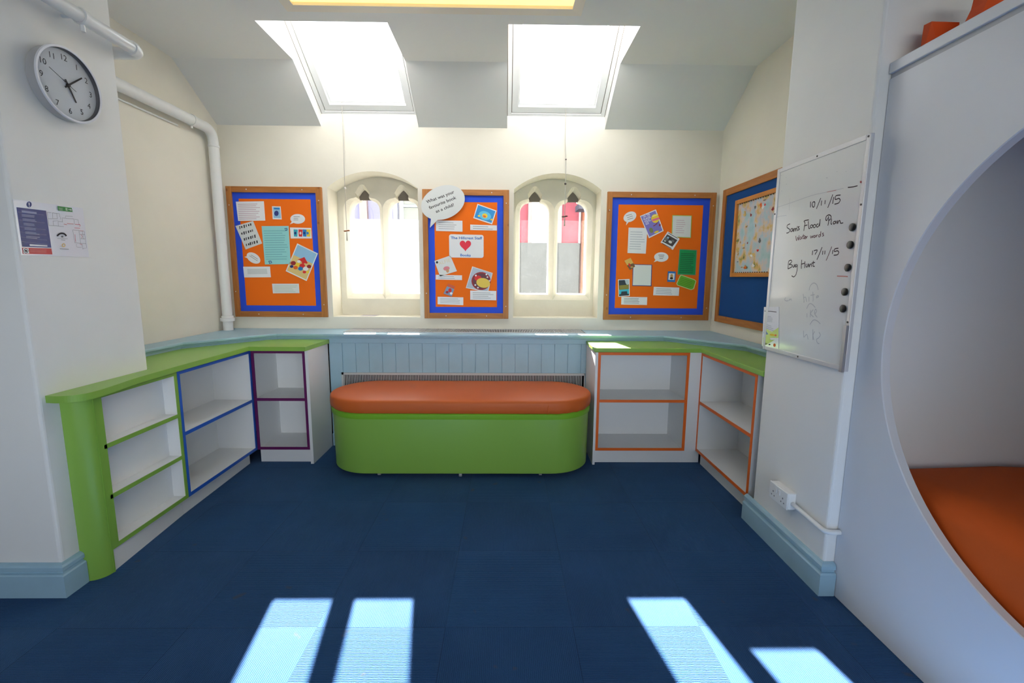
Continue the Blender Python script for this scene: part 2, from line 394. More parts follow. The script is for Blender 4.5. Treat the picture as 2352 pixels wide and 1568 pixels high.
o = mb.build('ceiling'); struct(o, 'white ceiling sloping down to the window wall')
for si, (x0, x1) in enumerate(SKY):
    NW += 1
    root = bpy.data.objects.new('window_%d' % NW, None); COL.objects.link(root); root['kind'] = 'structure'
    root['label'] = ('white roof window above the first arched window', 'white roof window above the second arched window')[si]
    y, z = roof(0); root.location = ((x0+x1)/2, y, z); ORG[root.name] = root.location.copy()
    def ring(name, e0, e1, o0, o1, m, L=1.185):
        b = MB()
        def P(x, s, o): yy, zz = roof(s, o); return (x, yy, zz)
        A = [(x0+e0, e0), (x1-e0, e0), (x1-e0, L-e0), (x0+e0, L-e0)]; B = [(x0+e1, e1), (x1-e1, e1), (x1-e1, L-e1), (x0+e1, L-e1)]
        for i in range(4):
            j = (i+1) % 4
            q = [P(*A[i], o0), P(*A[j], o0), P(*B[j], o0), P(*B[i], o0), P(*A[i], o1), P(*A[j], o1), P(*B[j], o1), P(*B[i], o1)]
            b.add(q, [(0,1,2,3), (4,5,6,7), (0,1,5,4), (3,2,6,7)], m)
        return b.build(name, root)
    ring('seal', 0, .006, -.003, .05, seal)
    ring('outer_frame', .004, .034, -.004, .09, pvc)
    ring('gap', .034, .039, .01, .05, seal)
    ring('sash', .039, .088, .004, .08, pvc)
    ring('glazing_bead', .088, .1, .03, .08, pvc)
    b = MB(); q = [(x0+.09, .09), (x1-.09, .09), (x1-.09, 1.095), (x0+.09, 1.095)]
    b.poly([(x, *roof(s, .06)) for x, s in q], glass); b.build('pane', root)

# side walls, piers and the rest of the room behind the camera
struct(MB().quad((XL, YPB-.02, -.02), (XL, 4.05, -.02), (XL, 4.05, 2.9), (XL, YPB-.02, 2.9), cream_wall).build('wall_left'), 'cream side wall of the alcove behind the white pipe')
struct(MB().quad((XR, YPB-.02, -.02), (XR, 4.05, -.02), (XR, 4.05, 2.9), (XR, YPB-.02, 2.9), cream_wall).build('wall_right'), 'cream side wall of the alcove behind the navy board')
def pier(name, x0, x1, label):
    o = MB().box(x0, x1, YPF, YPB, -.02, 2.9, white_wall).build(name, bevel=.012, seg=3); return struct(o, label)
pier('wall_left_pier', -4.1, XPL, 'white painted pier carrying the clock')
pier('wall_right_pier', XPR, 4.1, 'white painted pier carrying the whiteboard')
b = MB(); b.quad((-4.0, -3.0, -.02), (-4.0, 1.9, -.02), (-4.0, 1.9, 2.9), (-4.0, -3.0, 2.9), white_wall); struct(b.build('wall_far_left'))
b = MB(); b.quad((4.0, -3.0, -.02), (4.0, 1.9, -.02), (4.0, 1.9, 2.9), (4.0, -3.0, 2.9), white_wall); struct(b.build('wall_far_right'))
b = MB(); fill_win = [(-1.3, 2.9)]  # span of an unseen window added to brighten the room
b.holed([Vector(p) for p in ((-4.1, -3.0, -.02), (4.1, -3.0, -.02), (4.1, -3.0, 2.9), (-4.1, -3.0, 2.9))], [[Vector((a, -3.0, .75)), Vector((c, -3.0, .75)), Vector((c, -3.0, 2.7)), Vector((a, -3.0, 2.7))] for a, c in fill_win], white_wall)
for a, c in fill_win:
    P = [(a, .75), (c, .75), (c, 2.7), (a, 2.7)]; b.loft([[Vector((x, y, z)) for x, z in P] for y in (-3.0, -3.18)], white_wall)
struct(b.build('wall_front'), 'white wall behind the camera with one wide window added for fill light')
for a, c in fill_win:  # glazing of the added fill window
    NW += 1; root = bpy.data.objects.new('window_%d' % NW, None); COL.objects.link(root); root['kind'] = 'structure'; root.location = ((a+c)/2, -3.15, .95); ORG[root.name] = root.location.copy()
    MB().box(a, c, -3.16, -3.155, .75, 2.7, glass).build('pane', root)
    for k in range(4): x = a+(c-a-.05)*k/3; MB().box(x, x+.05, -3.175, -3.14, .75, 2.7, pvc).build('mullion', root)

# skirting boards (moulded)
SK = [(.0, 0), (.026, 0), (.026, .098), (.021, .104), (.013, .106), (.013, .112), (.02, .118), (.02, .134), (.014, .142), (.004, .147), (0, .147)]
def skirting(name, path, label):          # path of (x, y, outward normal x, y) stations with mitres
    b = MB(); rings = [[(x+nx*d, y+ny*d, z) for d, z in SK] for x, y, nx, ny in path]
    b.loft(rings, pale_blue, True, True, True); struct(b.build(name), label)
skirting('baseboard_left', [(-4.0, YPF, 0, -1), (XPL, YPF, 1, -1), (XPL, 1.886, 1, 0)], 'pale blue moulded skirting at the foot of the clock pier')
skirting('baseboard_right', [(XPR, 2.43, -1, 0), (XPR, YPF, -1, -1), (1.428, YPF, 0, -1)], 'pale blue moulded skirting at the foot of the whiteboard pier')

# ================================================================ RADIATOR CASING under the windows
rc = thing('radiator_casing', 'pale blue boarded radiator casing with grilles running below the windows', 'radiator cover', (-.35, 3.6, 0))
ZL = .911
led = [(XL+.005, YB-.002), (XR-.005, YB-.002), (XR-.005, 2.38), (1.642, 2.38), (1.642, 3.055), (1.272, 3.50), (1.24, 3.525), (-1.78, 3.525), (-1.812, 3.50), (-2.16, 3.04), (-2.16, 2.38), (XL+.005, 2.38)]
MB().prism([Vector((x, y, ZL-.020)) for x, y in led], (0, 0, .020), pale_blue).build('ledge', rc, bevel=.006, seg=3)
def inset(p, d):
    q = []; n = len(p)
    for i in range(n):
        a, b_, c = Vector(p[i-1]), Vector(p[i]), Vector(p[(i+1) % n]); e1 = (b_-a).normalized(); e2 = (c-b_).normalized()
        n1 = Vector((e1.y, -e1.x)); n2 = Vector((e2.y, -e2.x)); k = (n1+n2)/(1+n1.dot(n2)); q.append(b_+k*d)
    return q
sg = 1
l2 = inset(led, .014)
if abs(l2[7].y-3.539) > .004: l2 = inset(led, -.014)
b = MB(); b.prism([Vector((x, y, ZL-.033)) for x, y in l2], (0, 0, .0125), pale_blue)
l3 = inset(led, .022)
if l3[7].y < 3.53: l3 = inset(led, -.022)
b.prism([Vector((x, y, .836)) for x, y in l3], (0, 0, .0415), pale_blue); b.build('moulding', rc, bevel=.004)
b = MB(); x = -1.39; pts = []                              # tongue-and-groove front
while x < .66:
    pts += [(x+.0025, 3.551), (x+.102, 3.551), (x+.1035, 3.557)]; x += .1046
    pts += [(x+.001, 3.557)]
b.loft([[(px, py, z) for px, py in pts] for z in (0, .866)], pale_blue, closed=False)
b.box(-1.39, .66, 3.545, 3.56, 0, .10, pale_blue); b.build('boarded_front', rc)
def grille(name, x0, x1, za, zb, y, top=False):
    b = MB()
    if not top:
        b.box(x0, x1, y-.001, y+.002, za, zb, gap_shade); f = .017
        b.box(x0, x1, y-.008, y, zb-f, zb, grille_m); b.box(x0, x1, y-.008, y, za, za+f, grille_m); b.box(x0, x0+f, y-.008, y, za, zb, grille_m); b.box(x1-.008, x1, y-.008, y, za, zb, grille_m)
        n = int((x1-x0-.03)/.0127)
        for i in range(n): xx = x0+f+.003+i*.0127; b.box(xx, xx+.0058, y-.007, y, za+f, zb-f, grille_m)
    else:
        b.box(x0, x1, za, zb, ZL+.0002, ZL+.0012, gap_shade)
        n = int((x1-x0)/.0137)
        for i in range(n): xx = x0+.003+i*.0137; b.box(xx, xx+.0066, za, zb, ZL+.001, ZL+.006, grille_m)
        b.box(x0, x1, za-.008, za, ZL, ZL+.006, grille_m); b.box(x0, x1, zb, zb+.006, ZL, ZL+.006, grille_m)
    return b.build(name, rc)
grille('front_grille', -1.297, .634, .10, .602, 3.549)
grille('top_grille', -1.305, .65, 3.655, 3.872, 0, True)

# ================================================================ SHELF UNITS
HT = .836
def unit(name, label, loc, along, out, w, depth, edge, shelves, tr=.020, plinth=.106, group=None, recess=.04, stile=0.0, zt=HT-.001):
    # loc: left front corner at floor, seen from the room; along: unit vector to the viewer's right; out: towards the room
    r = thing(name, label, 'shelf unit', loc, group); A, O, L = Vector(along), Vector(out), Vector(loc)
    def bx(b, u0, u1, d0, d1, z0, z1, m):
        P = [L+A*u+O*(-d)+Vector((0, 0, z)) for u in (u0, u1) for d in (d0, d1) for z in (z0, z1)]
        b.add(P, [(0,1,3,2), (4,6,7,5), (0,4,5,1), (2,3,7,6), (0,2,6,4), (1,5,7,3)], m)
    t = .016; g = .0015
    b = MB(); bx(b, 0, t, g, depth, plinth, zt, melamine); b.build('side_panel', r)
    b = MB(); bx(b, w-t, w, g, depth, plinth, zt, melamine); b.build('side_panel', r)
    b = MB(); bx(b, t, w-t, depth-.008, depth, plinth, zt, melamine); b.build('back_panel', r)
    b = MB(); bx(b, t, w-t, g, depth-.008, plinth, plinth+t, melamine); b.build('bottom_panel', r)
    b = MB(); bx(b, t, w-t, g, depth-.008, zt-t, zt, melamine); b.build('top_panel', r)
    for z in shelves:
        b = MB(); bx(b, t, w-t, g, depth-.008, z-.008, z+.008, melamine); sh = b.build('shelf', r)
        b = MB(); bx(b, tr, w-tr, -.002, g, z-tr*.5, z+tr*.5, edge); b.build('shelf_edging', sh)
    b = MB()
    bx(b, 0, tr+stile, -.002, g, plinth, zt, edge); bx(b, w-tr, w, -.002, g, plinth, zt, edge)
    bx(b, tr+stile, w-tr, -.002, g, plinth, plinth+tr, edge); bx(b, tr+stile, w-tr, -.002, g, zt-tr, zt, edge); b.build('edge_trim', r)
    b = MB(); r0, r1 = recess if isinstance(recess, tuple) else (recess, recess)
    b.prism([L+A*0-O*r0, L+A*w-O*r1, L+A*w-O*(r1+.015), L-O*(r0+.015)], (0, 0, plinth-.0005), melamine); b.build('plinth', r)
    return r, bx
XF = -1.80
# shallow unit against the pier, with the curved end
g, bx = unit('shelf_unit', 'shallow green-edged three-shelf unit with a curved green end against the clock pier', (XF, 1.958, 0), (0, 1, 0), (1, 0, 0), 2.462-1.958, .078, green_edge, (.352, .590), recess=(.004, .040), stile=.014)
b = MB(); pr = []
for i in range(13):
    t = i/12*PI/2; pr.append((XPL+.0005+(.0805)*math.sin(t)**.9, 1.952-.066*math.cos(t)))
b.loft([[(x, y, z) for x, y in pr] for z in (0, HT-.001)], green, closed=False)
b.loft([[(x-.006 if x > XPL+.008 else x, y+.006, z) for x, y in pr] for z in (0, HT-.001)], green, closed=False)
b.build('curved_end', g, smooth=True)
b = MB(); b.box(XF-.014, XF+.0035, 1.9495, 1.9575, 0, HT-.001, green_edge); b.build('end_stile', g)
unit('shelf_unit', 'wide blue-edged unit with one shelf in the long run below the clock', (XF, 2.4635, 0), (0, 1, 0), (1, 0, 0), 3.186-2.4635, .275, blue_edge, (.474,), recess=(.040, .060))
p, bx = unit('shelf_unit', 'narrow purple-edged unit facing the room left of the green bench', (XF+.004, 3.186, 0), (1, 0, 0), (0, -1, 0), -1.4165-XF-.004, .325, purple_edge, (.480,), recess=.035)
MB().box(-1.4160, -1.3945, 3.180, 3.544, 0, HT-.001, melamine).build('end_panel', p)
q, bx = unit('shelf_unit', 'orange-edged unit facing the room right of the green bench', (.6575, 3.178, 0), (1, 0, 0), (0, -1, 0), 1.314-.6575, .325, orange_edge, (.479,), recess=.04)
MB().box(.6395, .657, 3.172, 3.544, 0, HT-.001, melamine).build('end_panel', q)
b = MB(); b.box(1.3145, 1.3985, 3.182, 3.198, .106, HT-.001, melamine); b.box(1.3145, 1.44, 3.218, 3.233, 0, .106, melamine); b.build('corner_filler', q)
unit('shelf_unit', 'orange-edged unit turned sideways next to the whiteboard pier', (1.40, 3.188, 0), (0, -1, 0), (-1, 0, 0), 3.188-2.455, .31, orange_edge, (.472,), recess=.042)

# worktops
def worktop(label, pts):
    o = MB().prism([Vector((x, y, HT)) for x, y in pts], (0, 0, .030), green).build('worktop', bevel=.005, seg=3)
    tag(recentre(o), label, 'worktop')
cv = catmull([(-1.8795, 1.832, 0), (-1.83, 1.826, 0), (-1.785, 1.838, 0), (-1.752, 1.872, 0), (-1.745, 1.933, 0), (-1.757, 2.038, 0), (-1.771, 2.125, 0), (-1.779, 2.221, 0), (-1.786, 2.43, 0)], 5)
worktop('green laminate worktop with a rounded end wrapping round the clock pier', [(v.x, v.y) for v in cv]+[(-1.788, 3.153), (-1.398, 3.153), (-1.380, 3.543), (-1.76, 3.543), (-1.828, 3.512), (-2.178, 3.045), (-2.178, 2.377), (-1.8795, 2.377)])
worktop('green laminate worktop in the corner under the navy board, sunlit at one end', [(.635, 3.546), (.628, 3.168), (1.386, 3.168), (1.384, 2.405), (1.386, 2.377), (1.66, 2.377), (1.66, 3.062), (1.288, 3.512), (1.25, 3.546)])

# ================================================================ BENCH
bc = Vector((-.316, 3.232)); hs = .627
def stadium(r, z, n=22, half=hs, wob=None):
    P = []
    for sgn in (1, -1):
        for i in range(n+1):
            t = -PI/2+PI*i/n
            rr = r+(wob(sgn, t, z) if wob else 0)
            P.append(Vector((bc.x+sgn*(half+rr*math.cos(t)), bc.y+sgn*rr*math.sin(t), z)))
    return P
be = thing('storage_bench', 'long oval green bench with an orange vinyl seat in front of the radiator casing', 'bench', (bc.x, bc.y, 0))
b = MB(); b.loft([stadium(.284, .03), stadium(.288, .034), stadium(.294, .418)], green, True, True, True); b.build('base', be, smooth=True)
b = MB(); b.loft([stadium(r, z) for r, z in ((.29, .414), (.301, .417), (.304, .43), (.304, .448), (.298, .455), (.28, .456))], green_rim, True, True, True); b.build('lid_rim', be, smooth=True)
def wob(sgn, t, z):
    k = max(0, min(1, (.525-z)/.05)); a = .0035 if sgn < 0 else .0045
    return k*a*noise.noise(Vector((t*9+sgn*5, z*14, 0)))*1.6
b = MB(); b.loft([stadium(r, z, 60, wob=wob) for r, z in ((.285, .4565), (.301, .458), (.306, .468), (.309, .485), (.3095, .505), (.3085, .524), (.305, .535), (.299, .5415), (.285, .5455), (.25, .549), (.18, .553), (.08, .556))], orange_vinyl, True, True, True)
sc_ = b.build('seat_cushion', be, smooth=True)
b = MB(); b.tube([(bc.x+hs-.03, bc.y-.310, .457), (bc.x+hs-.028, bc.y-.3125, .485), (bc.x+hs-.027, bc.y-.311, .51), (bc.x+hs-.02, bc.y-.30, .533)], .0028, orange_vinyl, 8); b.build('cushion_seam', sc_)
grey_pl = mat('grey_castor', (170, 170, 170), .4)
for cx, cy in ((-.55, -.24), (0.01, -.262), (.56, -.24), (-.55, .2), (.56, .2)):
    b = MB(); b.lathe([(.0, -.01), (.014, -.01), (.015, -.007), (.015, .007), (.014, .01), (0, .01)], (bc.x+cx, bc.y+cy, .0155), (1, 0, 0), grey_pl, 20); b.box(bc.x+cx-.013, bc.x+cx+.013, bc.y+cy-.008, bc.y+cy+.008, .026, .033, alu_w); b.build('castor', be, smooth=True)

# ================================================================ READING NOOK with round opening
nk = thing('reading_nook', 'tall white laminate reading den with a big round opening beside the whiteboard pier', 'reading den', (1.44, .93, 0))
XN, TN = 1.430, .032
cyc, czc, CR = .928, 1.122, .7587
circ = [(cyc+CR*math.cos(2*PI*i/128), czc+CR*math.sin(2*PI*i/128)) for i in range(128)]
b = MB(); y0, y1, zt2 = -.35, 1.802, 2.1
def ci(x, dr=0): return [Vector((x, cyc+(CR+dr)*math.cos(2*PI*i/128), czc+(CR+dr)*math.sin(2*PI*i/128))) for i in range(128)]
for x, dr in ((XN, .003), (XN+TN, 0)):
    b.holed([Vector((x, y0, .002)), Vector((x, y1, .002)), Vector((x, y1, zt2)), Vector((x, y0, zt2))], [ci(x, dr)], panel_m)
b.loft([ci(XN, .003), ci(XN+.003, 0), ci(XN+TN, 0)], panel_m)
b.quad((XN, y1, 0.002), (XN+TN, y1, .002), (XN+TN, y1, zt2), (XN, y1, zt2), panel_m); b.quad((XN, y0, 0.002), (XN+TN, y0, .002), (XN+TN, y0, zt2), (XN, y0, zt2), panel_m)
b.quad((XN, y0, .002), (XN+TN, y0, .002), (XN+TN, y1, .002), (XN, y1, .002), panel_m); b.quad((XN, y0, zt2), (XN+TN, y0, zt2), (XN+TN, y1, zt2), (XN, y1, zt2), panel_m)
b.build('front_panel', nk)
MB().box(XN-.007, XN+TN+.004, y0, y1, 2.118, 2.156, panel_m).build('top_rail', nk, bevel=.003)
MB().box(XN+.004, XN+TN, y0, y1, zt2, 2.118, seal if False else mat('shadow_gap_board', (176, 178, 182), .5)).build('rail_spacer', nk)
MB().box(XN+TN, 2.55, y0, y1, 2.082, 2.1, melamine).build('loft_deck', nk)
MB().box(XN+TN, 2.55, 1.752, y1-.001, .002, 2.082, melamine).build('side_panel', nk)
MB().box(2.55, 2.57, y0, y1, .002, 2.1, melamine).build('back_panel', nk)
MB().box(XN+TN, 2.55, y0, y0+.02, .002, 2.082, panel_m).build('side_panel', nk)
MB().box(XN+TN, 2.55, y0+.02, 1.752, .315, .335, panel_m).build('seat_deck', nk)
# cushion inside
def cushion(label, x0, x1, y0, y1, z0, z1, r):
    b = MB(); ny, ns = 30, 8
    prof = [(x0+.012, z0), (x0, z0+.03)]+[(x0+r*(1-math.cos(t))*1.6, z1-r+r*math.sin(t)) for t in [i/ns*PI/2 for i in range(ns+1)]]
    prof += [(x0+(x1-x0)*.5, z1+.012), (x1-.03, z1), (x1, z1-.03), (x1, z0)]
    rows = []
    for j in range(ny+1):
        y = y0+(y1-y0)*j/ny; e = 1-min(1, min(j, ny-j)/1.2)
        rows.append([(x+(.02*e if x < x0+.2 else 0)+.01*noise.noise(Vector((x*4, y*5, z*6))), y+ (.0), z-.03*e*(1 if z > z0+.06 else 0)+.010*noise.noise(Vector((x*3, y*4, 3)))*(1 if z > z0+.03 else 0)) for x, z in prof])
    b.loft(rows, orange_fabric, True, True, True); o = b.build('seat_pad', smooth=True); return tag(recentre(o), label, 'cushion')
cushion('deep orange seat pad lying inside the round opening of the white den', 1.474, 2.53, -.31, 1.74, .3365, .628, .075)
# foam shapes on the loft
ZD = 2.1005
def foam(name, back, front, yb, yf, label, cat):
    b = MB(); B = [on(p, 1, yb) for p in back]; F_ = [on(p, 1, yf) for p in front]
    for L_ in (B, F_):
        for i in (-1, -2): L_[i].z = ZD
    b.add(B, tessellate_polygon([B]), orange_foam); b.add(F_, tessellate_polygon([F_]), orange_foam); b.loft([B, F_], orange_foam)
    tag(recentre(b.build(name)), label, cat, 'foam shapes on the den')
foam('foam_block', [(2122, 58), (2188, 60), (2185, 108), (2112, 112)], [(2140, 49), (2204, 51), (2200, 110), (2172, 118)], 1.745, 1.70, 'small orange foam block on top of the white den, by the pier', 'foam block')
foam('foam_arch', [(2217, 49), (2230, 23), (2236, 0), (2240, -40), (2300, -44), (2290, 40), (2285, 100), (2200, 100)], [(2236, 60), (2256, 28), (2268, 0), (2276, -42), (2340, -46), (2330, 40), (2325, 100), (2216, 100)], 1.64, 1.57, 'tall orange foam shape with a curved side on top of the white den', 'foam shape')

# ================================================================ NOTICE BOARDS on the window wall
YFELT, YFR = 3.884, 3.868
def board(label, X0, X1, Z0, Z1, fw, bx_):          # frame outer box, rail width, blue border width
    r = thing('notice_board', label, 'notice board', ((X0+X1)/2, YB, Z0), 'orange pine-framed notice boards')
    MB().box(X0+.004, X0+fw, YFR, YB-.001, Z0, Z1, pine_z).build('frame_rail', r, bevel=.002); MB().box(X1-fw, X1-.0, YFR, YB-.001, Z0, Z1, pine_z).build('frame_rail', r, bevel=.002)
    MB().box(X0+fw, X1-fw, YFR+.001, YB-.001, Z1-fw, Z1, pine_x).build('frame_rail', r, bevel=.002); MB().box(X0+fw, X1-fw, YFR+.001, YB-.001, Z0, Z0+fw, pine_x).build('frame_rail', r, bevel=.002)
    MB().box(X0+fw, X1-fw, YFELT, YB-.002, Z0+fw, Z1-fw, orange_paper).build('backing', r)
    b = MB(); y = YFELT-.0008
    a0, a1, c0, c1 = X0+fw, X1-fw, Z0+fw, Z1-fw
    b.box(a0, a0+bx_, y, YFELT, c0, c1, border_blue); b.box(a1-bx_, a1, y, YFELT, c0, c1, border_blue); b.box(a0+bx_, a1-bx_, y, YFELT, c1-bx_, c1, border_blue); b.box(a0+bx_, a1-bx_, y, YFELT, c0, c0+bx_, border_blue); b.build('border', r)
    for x, z in ((X0+fw/2, Z0+.2*(Z1-Z0)), (X0+fw/2, Z1-.14*(Z1-Z0)), (X1-fw/2, Z0+.1*(Z1-Z0)), (X1-fw/2, Z1-.1*(Z1-Z0)), (X0+.26*(X1-X0), Z0+fw/2), (X1-.26*(X1-X0), Z0+fw/2), (X0+.22*(X1-X0), Z1-fw/2), (X1-.2*(X1-X0), Z1-fw/2)):
        b = MB(); b.lathe([(.0, -.0012), (.0042, -.0008), (.0046, .002)], (x, YFR, z), (0, 1, 0), alu_w, 12); b.build('screw', r)
    return r
zb1 = zf(490, 400, 3.92); zb2 = zf(950, 400, 4.128); zb3 = zf(1360, 410, 4.125)
def bxz(pts):
    P = [on(p, 1, YFR) for p in pts]; xl = (P[0].x+P[3].x)/2; xr = (P[1].x+P[2].x)/2; return xl, xr, (P[2].z+P[3].z)/2, (P[0].z+P[1].z)/2
board('pine-framed orange and blue notice board behind the white pipe, left of the first arched window', *bxz([zb1(85,105), zb1(965,115), zb1(1030,1285), zb1(210,1285)]), .047, .049)
board('narrow pine-framed orange notice board with the big speech bubble, between the two arched windows', *bxz([zb2(75,138), zb2(905,150), zb2(900,1368), zb2(100,1368)]), .046, .052)
board('wide pine-framed orange notice board right of the second arched window', *bxz([zb3(148,120), zb3(1185,135), zb3(1100,1345), zb3(100,1335)]), .046, .054)

# ---------------------------------------------------------------- papers: drawn flat on the board they hang on
class Sheet:
    def __init__(s, z, ax, v, out, name='note', thick=.0012):
        s.z, s.ax, s.v, s.out, s.name, s.t = z, ax, v, out, name, thick; s.b = MB(); s.b.keep = True; s.l = 0
    def P(s, p, lift=0):
        q = on(s.z(*p), s.ax, s.v+s.out*lift); return q
    def sheet(s, pts, m):
        s.b.prism([s.P(p) for p in pts], [s.out*s.t if i == s.ax else 0 for i in range(3)], m); s.h = s.t+.0002; return s
    def poly(s, pts, m):
        P = [s.P(p, s.h) for p in pts]; s.b.add(P, tessellate_polygon([P]), m); s.h += .00012; return s
    def ell(s, c, rx, ry, m, a=0, n=22):
        a = math.radians(a); return s.poly([(c[0]+rx*math.cos(t)*math.cos(a)-ry*math.sin(t)*math.sin(a), c[1]+rx*math.cos(t)*math.sin(a)+ry*math.sin(t)*math.cos(a)) for t in [2*PI*i/n for i in range(n)]], m)
    def lines(s, tl, tr, bl, n, m, w=.32, lo=.7, gap=()):      # rows of illegible writing
        for i in range(n):
            if i in gap: continue
            t = (i+.5)/n; a = (tl[0]+(bl[0]-tl[0])*t, tl[1]+(bl[1]-tl[1])*t); e = random.uniform(lo, 1)
            b_ = (a[0]+(tr[0]-tl[0])*e, a[1]+(tr[1]-tl[1])*e); hx, hy = (bl[0]-tl[0])/n*w/2, (bl[1]-tl[1])/n*w/2
            s.poly([(a[0]-hx, a[1]-hy), (b_[0]-hx, b_[1]-hy), (b_[0]+hx, b_[1]+hy), (a[0]+hx, a[1]+hy)], m); s.h -= .00012
        s.h += .00012; return s
    def words(s, txt, o, e, hpx, m, bold=.0):                  # baseline from pixel o to pixel e, cap height in zoom pixels
        A = s.P(o, s.h); B = s.P(e, s.h); ex = (B-A); L = ex.length; ex.normalize()
        d = (e[0]-o[0], e[1]-o[1]); k = hpx/math.hypot(*d); U = s.P((o[0]+d[1]*k, o[1]-d[0]*k), s.h)-A
        text(s.b, txt, A, ex, U.normalized(), m, width=L, height=U.length, bold=bold); s.h += .00012; return s
    def stroke(s, pts, w, m, smooth=True):
        P = [s.P(p, s.h) for p in pts]; P = catmull(P, 4) if smooth else P
        ribbon(s.b, P, w, [s.out if i == s.ax else 0 for i in range(3)], m); return s
    def done(s, label, cat='paper', group=None, parent=None):
        o = s.b.build(s.name, parent)
        return o if parent else tag(recentre(o), label, cat, group)
def q4(*p): return list(p)
def bubble(c, rx, ry, a, tail, n=40):
    a = math.radians(a); P = []; tt = math.atan2(tail[1]-c[1], tail[0]-c[0])
    loc = math.atan2(math.sin(tt-a)*rx, math.cos(tt-a)*ry)
    for i in range(n+1):
        t = loc+.17+(2*PI-.34)*i/n
        P.append((c[0]+rx*math.cos(t)*math.cos(a)-ry*math.sin(t)*math.sin(a), c[1]+rx*math.cos(t)*math.sin(a)+ry*math.sin(t)*math.cos(a)))
    return P+[tail]
GP1, GP2, GP3 = 'papers on the first notice board', 'papers on the middle notice board', 'papers on the third notice board'
YP = YFELT-.0012
def S1(n='note', z=None): return Sheet(z or zb1, 1, YP, -1, n)
# board 1
S1('letter').sheet(q4((203,247),(455,243),(468,417),(224,421)), paper).lines((220,262),(440,258),(232,412),9, mat('pinkish_handwriting', (206,176,190), .7)).done('white sheet of faint pink handwriting at the top left of the first notice board', 'paper', GP1)
S1('picture_card').sheet(q4((528,288),(606,290),(616,407),(535,405)), paper).poly(q4((538,298),(600,300),(608,396),(544,394)), skyp).ell((568,352), 20, 24, navyp).poly(q4((544,300),(596,302),(597,318),(546,316)), bluep).done('small blue picture card above the aqua sheet', 'card', GP1)
s = S1('speech_bubble').sheet(bubble((760,402), 66, 44, 2, (690,450)), paper)
s.lines((722,376),(800,376),(722,418),3, print_dark, .2, .5).done('small round speech bubble near the top right corner of the first notice board', 'speech bubble', GP1)
s = S1('worksheet').sheet(q4((200,466),(358,420),(440,623),(292,677)), paper_g)
for k, (y, x) in enumerate(((482,232),(536,252),(588,272),(638,290))):
    for i in range(6):
        xx = x+i*19+random.uniform(-3, 3); yy = y-i*5.6; h = random.uniform(8, 15)
        s.poly(q4((xx,yy-h),(xx+11,yy-h-3),(xx+14,yy+h-3),(xx+4,yy+h)), print_dark if (i+k) % 3 else print_mid)
s.done('tilted white sheet printed with rows of dark shapes on the first notice board', 'paper', GP1)
s = S1('letter').sheet(q4((435,467),(678,466),(697,808),(465,812)), aqua_paper).lines((452,500),(662,498),(474,775),13, mat('aqua_handwriting', (118,180,186), .7))
s.poly(q4((640,486),(665,484),(667,505),(650,508)), navyp).poly(q4((645,490),(660,489),(661,500),(652,502)), aqua_paper).poly(q4((496,780),(520,778),(530,798),(504,806)), navyp).poly(q4((503,785),(517,784),(521,796),(508,799)), aqua_paper)
s.done('large aqua sheet of handwriting in the middle of the first notice board', 'paper', GP1)
s = S1('picture_card').sheet(q4((690,479),(880,484),(887,578),(697,578)), paper)
for (x, c) in ((722, tealp), (766, redp), (804, bluep), (838, yellow)): s.poly(q4((x,496),(x+38,498),(x+34,562),(x+4,560)), c)
for (x, c) in ((738, navyp), (784, paper), (818, navyp), (850, bluep)): s.ell((x,530), 9, 13, c)
s.done('white card with four small bright pictures under the speech bubble on the first notice board', 'card', GP1)
s = S1('book_cover').sheet(q4((756,622),(942,713),(840,961),(652,872)), paper).poly(q4((760,634),(930,717),(894,805),(722,726)), skyp).poly(q4((722,726),(894,805),(836,949),(664,866)), sandp)
s.poly(q4((758,770),(820,745),(850,800),(838,806)), redp)
for x, y, r_, c in ((720,800,24,maroon),(760,815,22,yellow),(800,825,26,redp),(832,850,24,paper),(862,830,20,maroon),(785,850,22,bluep),(740,840,20,orange_edge),(820,880,16,redp),(850,880,14,yellow),(705,830,16,navyp),(770,785,16,paper),(810,795,14,redp)): s.ell((x,y), r_, r_*.8, c)
s.done('tilted book cover with a red and yellow crowd under blue sky, first notice board', 'book cover', GP1)
s = S1('speech_bubble').sheet(bubble((362,754), 68, 42, 33, (280,744)), paper)
s.stroke([(325,733),(398,780)], .003, print_mid, False).stroke([(340,726),(400,764)], .003, print_mid, False).done('tilted oval speech bubble on the left edge of the first notice board', 'speech bubble', GP1)
S1('typed_slip').sheet(q4((269,832),(510,831),(519,927),(279,929)), paper).poly(q4((305,850),(480,850),(488,898),(310,900)), mat('pale_print', (214,218,218), .7)).done('blank-looking white slip under the tilted speech bubble on the first notice board', 'paper', GP1)
S1('typed_slip').sheet(q4((529,985),(770,985),(776,1070),(537,1072)), paper_g).lines((545,996),(755,996),(551,1062),5, mat('greenish_handwriting', (196,206,186), .7)).done('white handwritten slip lowest on the first notice board', 'paper', GP1)
